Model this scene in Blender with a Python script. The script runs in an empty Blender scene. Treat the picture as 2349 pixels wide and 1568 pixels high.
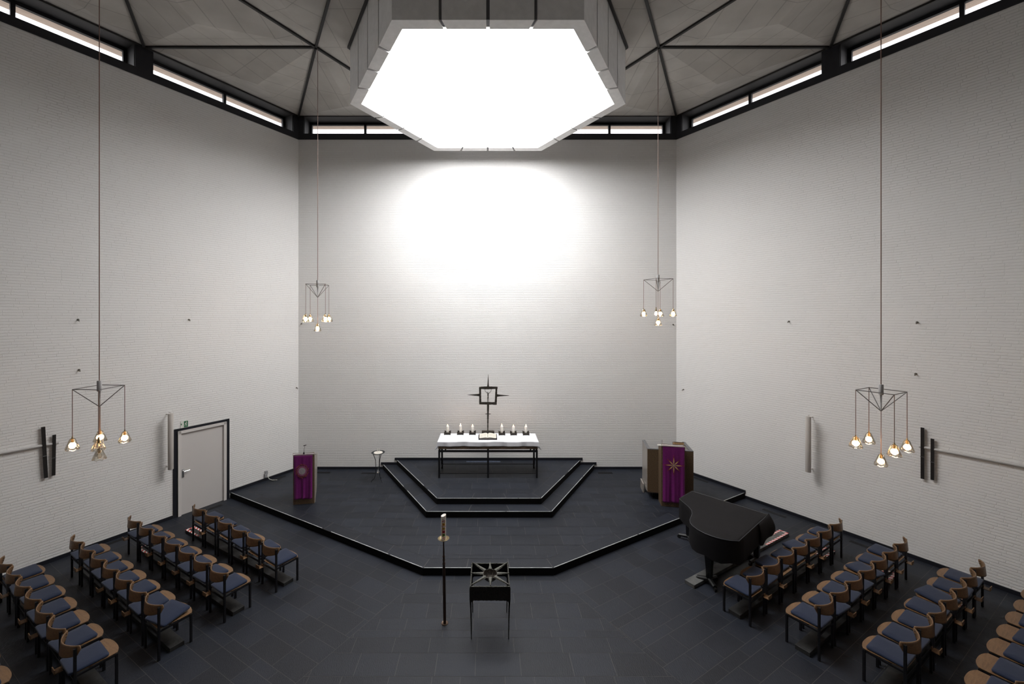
import bpy, bmesh, math, random
from mathutils import Vector, Matrix
S = bpy.context.scene
COL = S.collection
PI = math.pi
rng = random.Random(7)

# ------------------------------------------------------------------ camera, light, exposure
F = 960.0; X0 = 1118.0; Y0 = 723.0; ZC = 4.95          # focal length in pixels, principal point, eye height
cd = bpy.data.cameras.new('camera'); cam = bpy.data.objects.new('camera', cd); COL.objects.link(cam)
cam.location = (0, 0, ZC); cam.rotation_euler = (PI/2, 0, 0)
cd.sensor_fit = 'HORIZONTAL'; cd.sensor_width = 36; cd.lens = 36*F/2349
cd.shift_x = (1174.5-X0)/2349; cd.shift_y = (Y0-784)/2349
cd.clip_start = 0.05; cd.clip_end = 200
S.camera = cam
S.view_settings.view_transform = 'Standard'; S.view_settings.look = 'None'
S.view_settings.gamma = 1; S.view_settings.use_curve_mapping = False
S.view_settings.exposure = 0.86
SKY = 7.5            # radiance of the skylight glazing
w = bpy.data.worlds.new('sky'); S.world = w; w.use_nodes = True
nt = w.node_tree; nt.nodes.clear()
o_ = nt.nodes.new('ShaderNodeOutputWorld'); b_ = nt.nodes.new('ShaderNodeBackground')
tc = nt.nodes.new('ShaderNodeTexCoord'); sx = nt.nodes.new('ShaderNodeSeparateXYZ'); cr = nt.nodes.new('ShaderNodeValToRGB')
cr.color_ramp.elements[0].position = 0.49; cr.color_ramp.elements[0].color = (.24, .23, .22, 1)
cr.color_ramp.elements[1].position = 0.51; cr.color_ramp.elements[1].color = (1, 1, 1.04, 1)
ma = nt.nodes.new('ShaderNodeMath'); ma.operation = 'MULTIPLY_ADD'; ma.inputs[1].default_value = .5; ma.inputs[2].default_value = .5
nt.links.new(tc.outputs['Generated'], sx.inputs[0]); nt.links.new(sx.outputs['Z'], ma.inputs[0]); nt.links.new(ma.outputs[0], cr.inputs[0])
nt.links.new(cr.outputs[0], b_.inputs[0]); b_.inputs[1].default_value = 2.0
nt.links.new(b_.outputs[0], o_.inputs[0])

# ------------------------------------------------------------------ helpers
def P(px, py, z=0.0):
    """point on the horizontal plane z seen at a photo pixel"""
    D = F*(ZC-z)/(py-Y0); return Vector(((px-X0)*D/F, D, z))
def W(px, py, D):
    return Vector(((px-X0)*D/F, D, ZC-(py-Y0)*D/F))

def tag(o, label=None, cat=None, group=None, kind=None):
    if label: o['label'] = label
    if cat: o['category'] = cat
    if group: o['group'] = group
    if kind: o['kind'] = kind
    return o
def empty(name, loc, rz=0.0):
    o = bpy.data.objects.new(name, None); COL.objects.link(o)
    o.location = loc; o.rotation_euler = (0, 0, rz); o.empty_display_size = .1
    return o
def kids(o): return [c for c in bpy.data.objects if c.parent == o]
def copy_tree(o, parent=None):
    c = o.copy(); COL.objects.link(c); c.parent = parent
    for ch in kids(o): copy_tree(ch, c)
    return c

class MB:
    def __init__(s): s.v = []; s.f = []; s.m = []; s.mi = 0; s.att = []; s.a = 0.5
    def add(s, vs, fs, M=None):
        n = len(s.v)
        for p in vs:
            p = Vector(p); s.v.append(tuple(M @ p if M else p))
        for f in fs: s.f.append([i+n for i in f]); s.m.append(s.mi); s.att.append(s.a)
        return s
    def box(s, a, b, M=None):
        (x0,y0,z0),(x1,y1,z1) = a, b
        v = [(x0,y0,z0),(x1,y0,z0),(x1,y1,z0),(x0,y1,z0),(x0,y0,z1),(x1,y0,z1),(x1,y1,z1),(x0,y1,z1)]
        return s.add(v, [(0,3,2,1),(4,5,6,7),(0,1,5,4),(1,2,6,5),(2,3,7,6),(3,0,4,7)], M)
    def cbox(s, c, d, M=None):
        return s.box((c[0]-d[0]/2,c[1]-d[1]/2,c[2]-d[2]/2),(c[0]+d[0]/2,c[1]+d[1]/2,c[2]+d[2]/2), M)
    def prism(s, poly, z0, z1, M=None):
        n = len(poly)
        v = [(p[0],p[1],z0) for p in poly]+[(p[0],p[1],z1) for p in poly]
        f = [tuple(range(n-1,-1,-1)), tuple(range(n,2*n))]+[(i,(i+1)%n,(i+1)%n+n,i+n) for i in range(n)]
        return s.add(v, f, M)
    def tube(s, pts, r, n=8, M=None, cap=True):
        pts = [Vector(p) for p in pts]; rs = r if isinstance(r, (list,tuple)) else [r]*len(pts)
        V = []; Fc = []; up = None
        for i, p in enumerate(pts):
            d = (pts[min(i+1,len(pts)-1)]-pts[max(i-1,0)]).normalized()
            if up is None: up = Vector((0,0,1)) if abs(d.z) < .9 else Vector((1,0,0))
            a = d.cross(up)
            if a.length < 1e-4: a = d.orthogonal()
            a.normalize(); b = d.cross(a).normalized()
            up = -b if False else up
            for k in range(n):
                t = 2*PI*(k+.5)/n; V.append(p+(a*math.cos(t)+b*math.sin(t))*rs[i])
        for i in range(len(pts)-1):
            for k in range(n):
                Fc.append((i*n+k, i*n+(k+1)%n, (i+1)*n+(k+1)%n, (i+1)*n+k))
        if cap:
            Fc.append(tuple(range(n-1,-1,-1))); Fc.append(tuple((len(pts)-1)*n+k for k in range(n)))
        return s.add(V, Fc, M)
    def lathe(s, prof, n=24, c=(0,0,0), M=None):
        V = []; Fc = []
        for (r, z) in prof:
            for k in range(n):
                t = 2*PI*k/n; V.append((c[0]+r*math.cos(t), c[1]+r*math.sin(t), c[2]+z))
        for i in range(len(prof)-1):
            for k in range(n): Fc.append((i*n+k, i*n+(k+1)%n, (i+1)*n+(k+1)%n, (i+1)*n+k))
        return s.add(V, Fc, M)
    def grid(s, fn, nu, nv, closed=False, M=None):
        V = [fn(i/(nu-1), j/(nv-1)) for j in range(nv) for i in range(nu)]
        Fc = [(j*nu+i, j*nu+i+1, (j+1)*nu+i+1, (j+1)*nu+i) for j in range(nv-1) for i in range(nu-1)]
        return s.add(V, Fc, M)
    def build(s, name, mats, parent=None, smooth=False, bevel=0, solid=0, sub=0, loc=None, angle=35, flipfix=True):
        me = bpy.data.meshes.new(name); me.from_pydata(s.v, [], s.f)
        if not isinstance(mats, (list,tuple)): mats = [mats]
        for m in mats: me.materials.append(m)
        me.polygons.foreach_set('material_index', s.m)
        if any(a != .5 for a in s.att):
            at = me.attributes.new('tile', 'FLOAT', 'FACE'); at.data.foreach_set('value', s.att)
        if flipfix:
            bm = bmesh.new(); bm.from_mesh(me)
            bmesh.ops.remove_doubles(bm, verts=bm.verts, dist=1e-6)
            bmesh.ops.recalc_face_normals(bm, faces=bm.faces); bm.to_mesh(me); bm.free()
        if smooth:
            me.polygons.foreach_set('use_smooth', [True]*len(me.polygons))
            try: me.set_sharp_from_angle(angle=math.radians(angle))
            except Exception: pass
        o = bpy.data.objects.new(name, me); COL.objects.link(o)
        if parent: o.parent = parent
        if loc is not None: o.location = loc
        if solid:
            md = o.modifiers.new('solid', 'SOLIDIFY'); md.thickness = solid; md.offset = 0
        if bevel:
            md = o.modifiers.new('bevel', 'BEVEL'); md.width = bevel; md.segments = 2; md.limit_method = 'ANGLE'; md.angle_limit = math.radians(40)
        if sub:
            md = o.modifiers.new('sub', 'SUBSURF'); md.levels = sub; md.render_levels = sub
        return o

# ------------------------------------------------------------------ materials
class NG:
    def __init__(s, name):
        s.m = bpy.data.materials.new(name); s.m.use_nodes = True; s.t = s.m.node_tree
        s.b = s.t.nodes['Principled BSDF']
    def n(s, typ, **kw):
        x = s.t.nodes.new(typ)
        for k, v in kw.items(): setattr(x, k, v)
        return x
    def l(s, a, b): s.t.links.new(a, b)
    def math(s, op, a, b=None, c=None):
        x = s.n('ShaderNodeMath', operation=op)
        for i, v in enumerate((a, b, c)):
            if v is None: continue
            if isinstance(v, (int, float)): x.inputs[i].default_value = v
            else: s.l(v, x.inputs[i])
        return x.outputs[0]
def mat(name, col, rough=.6, metal=0, spec=.5, noise=0, nscale=20, bump=0, bscale=60, sheen=0, stretch=None):
    g = NG(name); b = g.b
    b.inputs['Base Color'].default_value = (*col, 1); b.inputs['Roughness'].default_value = rough
    b.inputs['Metallic'].default_value = metal; b.inputs['Specular IOR Level'].default_value = spec
    if sheen: b.inputs['Sheen Weight'].default_value = sheen
    if noise or bump:
        tcn = g.n('ShaderNodeTexCoord'); mp = g.n('ShaderNodeMapping'); g.l(tcn.outputs['Object'], mp.inputs[0])
        if stretch: mp.inputs['Scale'].default_value = stretch
    if noise:
        nz = g.n('ShaderNodeTexNoise'); nz.inputs['Scale'].default_value = nscale; nz.inputs['Detail'].default_value = 5
        g.l(mp.outputs[0], nz.inputs[0])
        cr = g.n('ShaderNodeValToRGB'); cr.color_ramp.elements[0].position = .3; cr.color_ramp.elements[1].position = .7
        cr.color_ramp.elements[0].color = (*[c*(1-noise) for c in col], 1)
        cr.color_ramp.elements[1].color = (*[min(1, c*(1+noise)) for c in col], 1)
        g.l(nz.outputs[0], cr.inputs[0]); g.l(cr.outputs[0], b.inputs['Base Color'])
    if bump:
        n2 = g.n('ShaderNodeTexNoise'); n2.inputs['Scale'].default_value = bscale; n2.inputs['Detail'].default_value = 4
        g.l(mp.outputs[0], n2.inputs[0])
        bp = g.n('ShaderNodeBump'); bp.inputs['Strength'].default_value = bump; bp.inputs['Distance'].default_value = .01
        g.l(n2.outputs[0], bp.inputs['Height']); g.l(bp.outputs[0], b.inputs['Normal'])
    return g.m
def emit(name, col, s):
    m = bpy.data.materials.new(name); m.use_nodes = True; t = m.node_tree; t.nodes.clear()
    e = t.nodes.new('ShaderNodeEmission'); e.inputs[0].default_value = (*col, 1); e.inputs[1].default_value = s
    o = t.nodes.new('ShaderNodeOutputMaterial'); t.links.new(e.outputs[0], o.inputs[0]); return m
def thin_glass(name, tint, refl=.12, rough=.05, bump=0):
    m = bpy.data.materials.new(name); m.use_nodes = True; t = m.node_tree; t.nodes.clear()
    tr = t.nodes.new('ShaderNodeBsdfTransparent'); tr.inputs[0].default_value = (*tint, 1)
    gl = t.nodes.new('ShaderNodeBsdfGlossy'); gl.inputs['Roughness'].default_value = rough
    lw = t.nodes.new('ShaderNodeLayerWeight'); lw.inputs[0].default_value = .35
    mu = t.nodes.new('ShaderNodeMath'); mu.operation = 'MULTIPLY_ADD'; mu.inputs[1].default_value = .6; mu.inputs[2].default_value = refl
    mx = t.nodes.new('ShaderNodeMixShader'); o = t.nodes.new('ShaderNodeOutputMaterial')
    t.links.new(lw.outputs['Fresnel'], mu.inputs[0]); t.links.new(mu.outputs[0], mx.inputs[0])
    t.links.new(tr.outputs[0], mx.inputs[1]); t.links.new(gl.outputs[0], mx.inputs[2]); t.links.new(mx.outputs[0], o.inputs[0])
    return m

def brick_mat():
    g = NG('painted_brick'); H = .0555; L = .265
    tcn = g.n('ShaderNodeTexCoord')
    nz = g.n('ShaderNodeTexNoise'); nz.inputs['Scale'].default_value = 3.2; nz.inputs['Detail'].default_value = 3; g.l(tcn.outputs['Object'], nz.inputs[0])
    sp = g.n('ShaderNodeSeparateXYZ'); g.l(tcn.outputs['Object'], sp.inputs[0])
    nzf = g.n('ShaderNodeTexNoise'); nzf.inputs['Scale'].default_value = 14; nzf.inputs['Detail'].default_value = 3; g.l(tcn.outputs['Object'], nzf.inputs[0])
    wob = g.math('MULTIPLY', g.math('SUBTRACT', nzf.outputs[0], .5), .018)
    wob2 = g.math('MULTIPLY', g.math('SUBTRACT', nz.outputs[0], .5), .02)
    z = g.math('ADD', g.math('ADD', sp.outputs['Z'], wob), wob2)
    v = g.math('DIVIDE', z, H); row = g.math('FLOOR', v); fv = g.math('FRACT', v)
    wn = g.n('ShaderNodeTexWhiteNoise', noise_dimensions='1D'); g.l(row, wn.inputs['W'])
    u = g.math('ADD', g.math('DIVIDE', g.math('ADD', sp.outputs['X'], g.math('MULTIPLY', wob, 1.5)), L), g.math('MULTIPLY', wn.outputs['Value'], 7.3))
    c = g.math('FLOOR', u)
    def joint(cell):
        cx = g.n('ShaderNodeCombineXYZ'); g.l(cell, cx.inputs[0]); g.l(row, cx.inputs[1])
        w2 = g.n('ShaderNodeTexWhiteNoise', noise_dimensions='2D'); g.l(cx.outputs[0], w2.inputs['Vector'])
        return g.math('ABSOLUTE', g.math('SUBTRACT', u, g.math('ADD', cell, g.math('MULTIPLY', w2.outputs['Value'], .55))))
    j = g.math('MULTIPLY', g.math('MINIMUM', joint(c), joint(g.math('ADD', c, 1))), L)
    hv = g.math('MULTIPLY', g.math('MINIMUM', fv, g.math('SUBTRACT', 1, fv)), H)
    d = g.math('MINIMUM', g.math('MULTIPLY', j, 1.9), hv)
    mr = g.n('ShaderNodeMapRange'); mr.interpolation_type = 'SMOOTHSTEP'; g.l(d, mr.inputs['Value'])
    mr.inputs['From Min'].default_value = .0; mr.inputs['From Max'].default_value = .0095
    # every brick sits a little differently
    cx = g.n('ShaderNodeCombineXYZ'); g.l(c, cx.inputs[0]); g.l(row, cx.inputs[1])
    w3 = g.n('ShaderNodeTexWhiteNoise', noise_dimensions='2D'); g.l(cx.outputs[0], w3.inputs['Vector'])
    n3 = g.n('ShaderNodeTexNoise'); n3.inputs['Scale'].default_value = 45; n3.inputs['Detail'].default_value = 3; g.l(tcn.outputs['Object'], n3.inputs[0])
    n4 = g.n('ShaderNodeTexNoise'); n4.inputs['Scale'].default_value = 1.3; g.l(tcn.outputs['Object'], n4.inputs[0])
    jd = g.n('ShaderNodeMapRange'); g.l(n4.outputs[0], jd.inputs['Value']); jd.inputs['From Min'].default_value = .35; jd.inputs['From Max'].default_value = .65
    jd.inputs['To Min'].default_value = .55; jd.inputs['To Max'].default_value = 1.0
    h = g.math('ADD', g.math('MULTIPLY', mr.outputs[0], jd.outputs[0]), g.math('MULTIPLY', n3.outputs[0], .35))
    h = g.math('ADD', h, g.math('MULTIPLY', w3.outputs['Value'], .15))
    bp = g.n('ShaderNodeBump'); bp.inputs['Strength'].default_value = .75; bp.inputs['Distance'].default_value = .0052
    g.l(h, bp.inputs['Height']); g.l(bp.outputs[0], g.b.inputs['Normal'])
    mx = g.n('ShaderNodeMix', data_type='RGBA'); g.l(mr.outputs[0], mx.inputs['Factor'])
    mx.inputs['A'].default_value = (.72, .71, .695, 1); mx.inputs['B'].default_value = (.80, .795, .785, 1)
    g.l(mx.outputs['Result'], g.b.inputs['Base Color']); g.b.inputs['Roughness'].default_value = .62
    g.b.inputs['Specular IOR Level'].default_value = .3
    return g.m

def slate_mat(name, c0, c1, rough=.42):
    g = NG(name); tcn = g.n('ShaderNodeTexCoord')
    at = g.n('ShaderNodeAttribute', attribute_name='tile', attribute_type='GEOMETRY')
    av = g.n('ShaderNodeVectorMath', operation='ADD'); cx = g.n('ShaderNodeCombineXYZ')
    g.l(g.math('MULTIPLY', at.outputs['Fac'], 90), cx.inputs[2]); g.l(tcn.outputs['Object'], av.inputs[0]); g.l(cx.outputs[0], av.inputs[1])
    n1 = g.n('ShaderNodeTexNoise'); n1.inputs['Scale'].default_value = 2.5; n1.inputs['Detail'].default_value = 6; g.l(av.outputs[0], n1.inputs[0])
    f = g.math('ADD', g.math('MULTIPLY', at.outputs['Fac'], .5), g.math('MULTIPLY', n1.outputs[0], .5))
    cr = g.n('ShaderNodeValToRGB'); cr.color_ramp.elements[0].position = .2; cr.color_ramp.elements[1].position = .8
    cr.color_ramp.elements[0].color = (*c0, 1); cr.color_ramp.elements[1].color = (*c1, 1)
    g.l(f, cr.inputs[0]); g.l(cr.outputs[0], g.b.inputs['Base Color'])
    n2 = g.n('ShaderNodeTexNoise'); n2.inputs['Scale'].default_value = 16; n2.inputs['Detail'].default_value = 6; n2.inputs['Distortion'].default_value = 1.2; g.l(av.outputs[0], n2.inputs[0])
    n3 = g.n('ShaderNodeTexWave'); n3.inputs['Scale'].default_value = 11; n3.inputs['Distortion'].default_value = 9; n3.inputs['Detail'].default_value = 3; n3.inputs['Detail Scale'].default_value = 1.6; g.l(av.outputs[0], n3.inputs[0])
    bp = g.n('ShaderNodeBump'); bp.inputs['Strength'].default_value = .40; bp.inputs['Distance'].default_value = .0045
    g.l(g.math('ADD', n2.outputs[0], g.math('MULTIPLY', n3.outputs['Fac'], .35)), bp.inputs['Height']); g.l(bp.outputs[0], g.b.inputs['Normal'])
    mr = g.n('ShaderNodeMapRange'); g.l(n1.outputs[0], mr.inputs['Value']); mr.inputs['To Min'].default_value = rough-.08; mr.inputs['To Max'].default_value = rough+.14
    g.l(mr.outputs[0], g.b.inputs['Roughness']); g.b.inputs['Specular IOR Level'].default_value = .38
    return g.m

def wood_mat(name, a, b, scale=9, rough=.42):
    g = NG(name); tcn = g.n('ShaderNodeTexCoord'); mp = g.n('ShaderNodeMapping'); mp.inputs['Scale'].default_value = (1, 7, 7)
    g.l(tcn.outputs['Object'], mp.inputs[0])
    n = g.n('ShaderNodeTexNoise'); n.inputs['Scale'].default_value = scale; n.inputs['Detail'].default_value = 6; n.inputs['Distortion'].default_value = .8; g.l(mp.outputs[0], n.inputs[0])
    cr = g.n('ShaderNodeValToRGB'); cr.color_ramp.elements[0].position = .3; cr.color_ramp.elements[1].position = .7
    cr.color_ramp.elements[0].color = (*a, 1); cr.color_ramp.elements[1].color = (*b, 1)
    g.l(n.outputs[0], cr.inputs[0]); g.l(cr.outputs[0], g.b.inputs['Base Color']); g.b.inputs['Roughness'].default_value = rough
    return g.m

def board_mat():
    """acoustic boards of the ceiling: faint joints, slight staining; joints run along the uv v axis"""
    g = NG('ceiling_board'); uv = g.n('ShaderNodeUVMap'); sp = g.n('ShaderNodeSeparateXYZ'); g.l(uv.outputs[0], sp.inputs[0])
    tcn = g.n('ShaderNodeTexCoord')
    def line(s, p, wd):
        f = g.math('FRACT', g.math('DIVIDE', s, p)); d = g.math('MINIMUM', f, g.math('SUBTRACT', 1, f))
        mr = g.n('ShaderNodeMapRange'); g.l(g.math('MULTIPLY', d, p), mr.inputs['Value']); mr.inputs['From Min'].default_value = wd*.3; mr.inputs['From Max'].default_value = wd
        return mr.outputs[0]
    n = g.n('ShaderNodeTexNoise'); n.inputs['Scale'].default_value = 1.6; n.inputs['Detail'].default_value = 5; g.l(tcn.outputs['Object'], n.inputs[0])
    l = g.math('MULTIPLY', line(sp.outputs['X'], .49, .012), line(sp.outputs['Y'], 1.22, .01))
    l = g.math('MAXIMUM', l, g.math('MULTIPLY', n.outputs[0], .9))
    cr = g.n('ShaderNodeValToRGB'); cr.color_ramp.elements[0].position = .3; cr.color_ramp.elements[1].position = .72
    cr.color_ramp.elements[0].color = (.50, .475, .44, 1); cr.color_ramp.elements[1].color = (.62, .59, .55, 1); g.l(n.outputs[0], cr.inputs[0])
    mx = g.n('ShaderNodeMix', data_type='RGBA'); g.l(l, mx.inputs['Factor']); mx.inputs['A'].default_value = (.30, .28, .26, 1)
    g.l(cr.outputs[0], mx.inputs['B']); g.l(mx.outputs['Result'], g.b.inputs['Base Color']); g.b.inputs['Roughness'].default_value = .8
    return g.m

def tape_mat():
    g = NG('hazard_tape'); tcn = g.n('ShaderNodeTexCoord'); sp = g.n('ShaderNodeSeparateXYZ'); g.l(tcn.outputs['Object'], sp.inputs[0])
    f = g.math('FRACT', g.math('DIVIDE', g.math('ADD', sp.outputs['X'], sp.outputs['Y']), .11)); st = g.math('GREATER_THAN', f, .5)
    mx = g.n('ShaderNodeMix', data_type='RGBA'); g.l(st, mx.inputs['Factor']); mx.inputs['A'].default_value = (.50, .035, .03, 1); mx.inputs['B'].default_value = (.75, .73, .70, 1)
    g.l(mx.outputs['Result'], g.b.inputs['Base Color']); g.b.inputs['Roughness'].default_value = .5
    return g.m

BRICK = brick_mat()
SLATE = slate_mat('slate_tile', (.0080, .0100, .0155), (.0160, .0198, .0300), .50)
GROUT = mat('grout', (.105, .100, .095), .85)
RISER = mat('black_riser', (.004, .004, .0045), .7, spec=.15, noise=.3, nscale=30)
BLACKTRIM = mat('blue_black_paint', (.0085, .0095, .015), .45)
DARKBEAM = mat('dark_beam_paint', (.010, .011, .016), .5)
CHEEK = mat('grey_soffit_paint', (.085, .085, .09), .6)
EAVE = mat('larch_eave', (.62, .50, .42), .7, noise=.15, nscale=6, stretch=(1, 8, 8))
EDGE = mat('worn_aluminium_edge', (.50, .52, .52), .5, metal=.2, noise=.3, nscale=5)
BOARD = board_mat()
RIB = mat('dark_steel_rib', (.035, .034, .034), .5, metal=.2)
PANEL = mat('skylight_panel', (.84, .83, .82), .6, noise=.05, nscale=8)
PANELDARK = mat('grey_steel_channel', (.13, .13, .14), .5, metal=.3)
GLAZE = emit('skylight_glazing', (1, 1, 1.0), SKY)
WGLASS = thin_glass('window_glass', (.97, .97, .97), .04, .15)
DOORWHITE = mat('door_paint', (.60, .575, .56), .45)
FRAMEWHITE = mat('frame_paint', (.66, .63, .61), .4)
CHROME = mat('satin_chrome', (.62, .62, .62), .25, metal=1)
STEELBLACK = mat('black_steel', (.012, .012, .014), .38, metal=.3)
OAK = wood_mat('oak_plywood', (.135, .072, .032), (.205, .115, .054))
NAVY = mat('navy_wool', (.0058, .0145, .044), .9, noise=.18, nscale=160, bump=.25, bscale=420, sheen=.15)
PLANK = mat('worn_dark_plank', (.020, .0195, .019), .6, noise=.6, nscale=7, bump=.3, bscale=25)
PLANKGREY = mat('worn_grey_plank', (.085, .085, .082), .6, noise=.5, nscale=6, bump=.3, bscale=25)
TAPE = tape_mat()
BRONZE = mat('rough_bronze', (.05, .042, .034), .55, metal=.6, noise=.6, nscale=35, bump=.9, bscale=60)
BRONZEDK = mat('dark_rough_bronze', (.016, .013, .011), .6, metal=.4, noise=.5, nscale=35, bump=1, bscale=70)
BRONZEEDGE = mat('worn_bronze_edge', (.105, .105, .09), .5, metal=.4, noise=.6, nscale=60, bump=.8, bscale=80)
BRASS = mat('aged_brass', (.30, .24, .14), .42, metal=1, noise=.15, nscale=30)
POLE = mat('brown_turned_pole', (.055, .03, .02), .35, metal=.3)
GRANITE = mat('brown_granite', (.115, .075, .042), .5, noise=.55, nscale=55, bump=.15, bscale=80)
GRANITEPOL = mat('pale_polished_granite', (.30, .27, .24), .22, noise=.2, nscale=60)
RIMSTONE = mat('grey_stone_rim', (.13, .13, .135), .5, noise=.2, nscale=30)
TABLESTONE = mat('brown_table_stone', (.13, .085, .055), .6, noise=.3, nscale=25)
LINEN = mat('white_linen', (.80, .81, .86), .85, bump=.1, bscale=300)
WAX = mat('candle_wax', (.86, .83, .76), .45)
WAX.node_tree.nodes['Principled BSDF'].inputs['Subsurface Weight'].default_value = .15
WAX.node_tree.nodes['Principled BSDF'].inputs['Subsurface Radius'].default_value = (.02, .012, .006)
FLAME = emit('candle_flame', (1, .50, .20), 30)
PURPLE = mat('violet_silk', (.15, .004, .125), .55, noise=.15, nscale=40, sheen=.08, bump=.15, bscale=200)
GOLD = mat('gold_thread', (.55, .36, .17), .5, noise=.2, nscale=90)
REDTHREAD = mat('red_thread', (.34, .03, .03), .6)
ORANGETHREAD = mat('orange_thread', (.40, .10, .03), .6, noise=.5, nscale=60)
DARKTHREAD = mat('dark_thread', (.03, .012, .02), .6)
SILVERTHREAD = mat('silver_thread', (.36, .35, .37), .5, noise=.15, nscale=50)
ROSETHREAD = mat('rose_thread', (.28, .08, .17), .6, noise=.3, nscale=80)
PAPER = mat('book_paper', (.80, .77, .68), .8)
PRINT = mat('printed_text', (.50, .48, .43), .8)
LEATHER = mat('dark_leather', (.04, .02, .022), .5)
TANLEATHER = mat('tan_leather', (.26, .16, .075), .5)
COVER = mat('black_piano_cover', (.0075, .0068, .0078), .75, spec=.2, noise=.1, nscale=6, bump=.08, bscale=12)
LACQUER = mat('black_lacquer', (.008, .008, .009), .2)
RUBBER = mat('caster_rubber', (.008, .008, .008), .5)
SPEAKER = mat('beige_speaker_enamel', (.52, .49, .46), .45)
SHADEGLASS = thin_glass('clear_shade_glass', (1, .985, .955), .06, .05)
_t = SHADEGLASS.node_tree; _g = _t.nodes.new('ShaderNodeBsdfGlass'); _g.inputs['IOR'].default_value = 1.5; _g.inputs['Roughness'].default_value = .06; _g.inputs[0].default_value = (1, .97, .92, 1)
_gl = [n for n in _t.nodes if n.type == 'BSDF_GLOSSY'][0]; _mx = [n for n in _t.nodes if n.type == 'MIX_SHADER'][0]
for _l in list(_t.links):
    if _l.to_node == _mx and _l.from_node == _gl: _t.links.remove(_l)
_t.links.new(_g.outputs[0], _mx.inputs[2])
[n for n in _t.nodes if n.type == 'MATH'][0].inputs[2].default_value = .10
BULB = emit('warm_bulb', (1, .56, .25), 50)
BULBOFF = thin_glass('unlit_bulb_glass', (.93, .9, .85), .1, .05)
CORD = mat('copper_cord', (.20, .115, .09), .5)
WIREGREY = mat('grey_wire', (.17, .16, .155), .4, metal=.3)
HUBGREY = mat('grey_hub_enamel', (.45, .44, .44), .4)
GREEN = mat('sign_green', (.02, .14, .06), .5)
SIGNWHITE = mat('sign_white', (.75, .77, .72), .5)
GRILLE = mat('dark_floor_grille', (.016, .016, .018), .5)
GRILLEBLUE = mat('blue_grey_grille', (.17, .20, .27), .4, metal=.3, noise=.4, nscale=40)
PIPE = mat('painted_pipe', (.50, .49, .48), .5)
SOCKET = mat('grey_plastic', (.30, .30, .31), .5)
CABLE = mat('pale_cable', (.55, .55, .50), .5)
HOOK = mat('dull_hook', (.16, .15, .13), .5, metal=.5)
BARBLACK = mat('matt_black_bar', (.009, .008, .008), .5)
RED = mat('candle_red', (.38, .015, .02), .6)
YELLOW = mat('candle_yellow', (.65, .42, .04), .6)
GREENC = mat('candle_green', (.15, .36, .05), .6)
ORANGE = mat('candle_orange', (.62, .24, .03), .6)
SAND = mat('white_sand', (.72, .68, .62), .9)
IRON = mat('dark_iron', (.03, .035, .04), .4, metal=.6)
GLASSBALL = mat('silver_glass', (.6, .62, .65), .08, metal=.8)

# ------------------------------------------------------------------ room shell
A = 3.947; RC = (0.0, 2.86)
V = [(-12.07, 2.95), (-5.92, 13.11), (5.92, 13.11), (12.07, 2.95), (5.92, -7.2), (-5.92, -7.2)]
ZW = 10.45; ZB = 10.63; ZCEIL = 11.20

def clip(poly, n, d):           # keep n.p <= d
    out = []
    for i in range(len(poly)):
        p, q = poly[i], poly[(i+1) % len(poly)]
        a = n[0]*p[0]+n[1]*p[1]-d; b = n[0]*q[0]+n[1]*q[1]-d
        if a <= 0: out.append(p)
        if a*b < 0:
            t = a/(a-b); out.append((p[0]+(q[0]-p[0])*t, p[1]+(q[1]-p[1])*t))
    return out
def clip_to(poly, region):      # region is convex, counter-clockwise
    for i in range(len(region)):
        p, q = region[i], region[(i+1) % len(region)]
        n = (q[1]-p[1], -(q[0]-p[0])); poly = clip(poly, n, n[0]*p[0]+n[1]*p[1])
        if len(poly) < 3: return []
    return poly
def area(p): return .5*sum(p[i][0]*p[(i+1) % len(p)][1]-p[(i+1) % len(p)][0]*p[i][1] for i in range(len(p)))
def ccw(p): return p if area(p) > 0 else p[::-1]
def inset(poly, d):
    poly = ccw(poly); n = len(poly); L = []
    for i in range(n):
        p, q = Vector(poly[i]), Vector(poly[(i+1) % n]); e = (q-p).normalized(); m = Vector((-e.y, e.x)); L.append((p+m*(d if not hasattr(d, '__len__') else d[i]), e))
    out = []
    for i in range(n):
        (p, e), (q, f) = L[i-1], L[i]
        c = e.x*f.y-e.y*f.x; t = ((q-p).x*f.y-(q-p).y*f.x)/c; out.append(tuple(p+e*t))
    return out

def tiles(mb, region, ang, z, origin=(0, 0), rows=None, lens=(.38, .75), g=.0055):
    region = ccw(region); c, s = math.cos(ang), math.sin(ang)
    loc = [((p[0]-origin[0])*c+(p[1]-origin[1])*s, -(p[0]-origin[0])*s+(p[1]-origin[1])*c) for p in region]
    x0, x1 = min(p[0] for p in loc), max(p[0] for p in loc); y0, y1 = min(p[1] for p in loc), max(p[1] for p in loc)
    reg = inset(loc, g/2); y = y1; k = 0
    while y > y0:
        h = rows[k] if rows and k < len(rows) else rng.choice((.17, .26, .30, .36, .40)); k += 1
        x = x0-rng.random()*.5
        while x < x1:
            l = rng.uniform(*lens)
            p = clip_to([(x+g/2, y-h+g/2), (x+l-g/2, y-h+g/2), (x+l-g/2, y-g/2), (x+g/2, y-g/2)], reg)
            if len(p) >= 3 and area(p) > .0008:
                mb.a = .02+.96*rng.random()
                mb.add([(a*c-b*s+origin[0], a*s+b*c+origin[1], z) for a, b in p], [tuple(range(len(p)))])
            x += l
        y -= h
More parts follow.
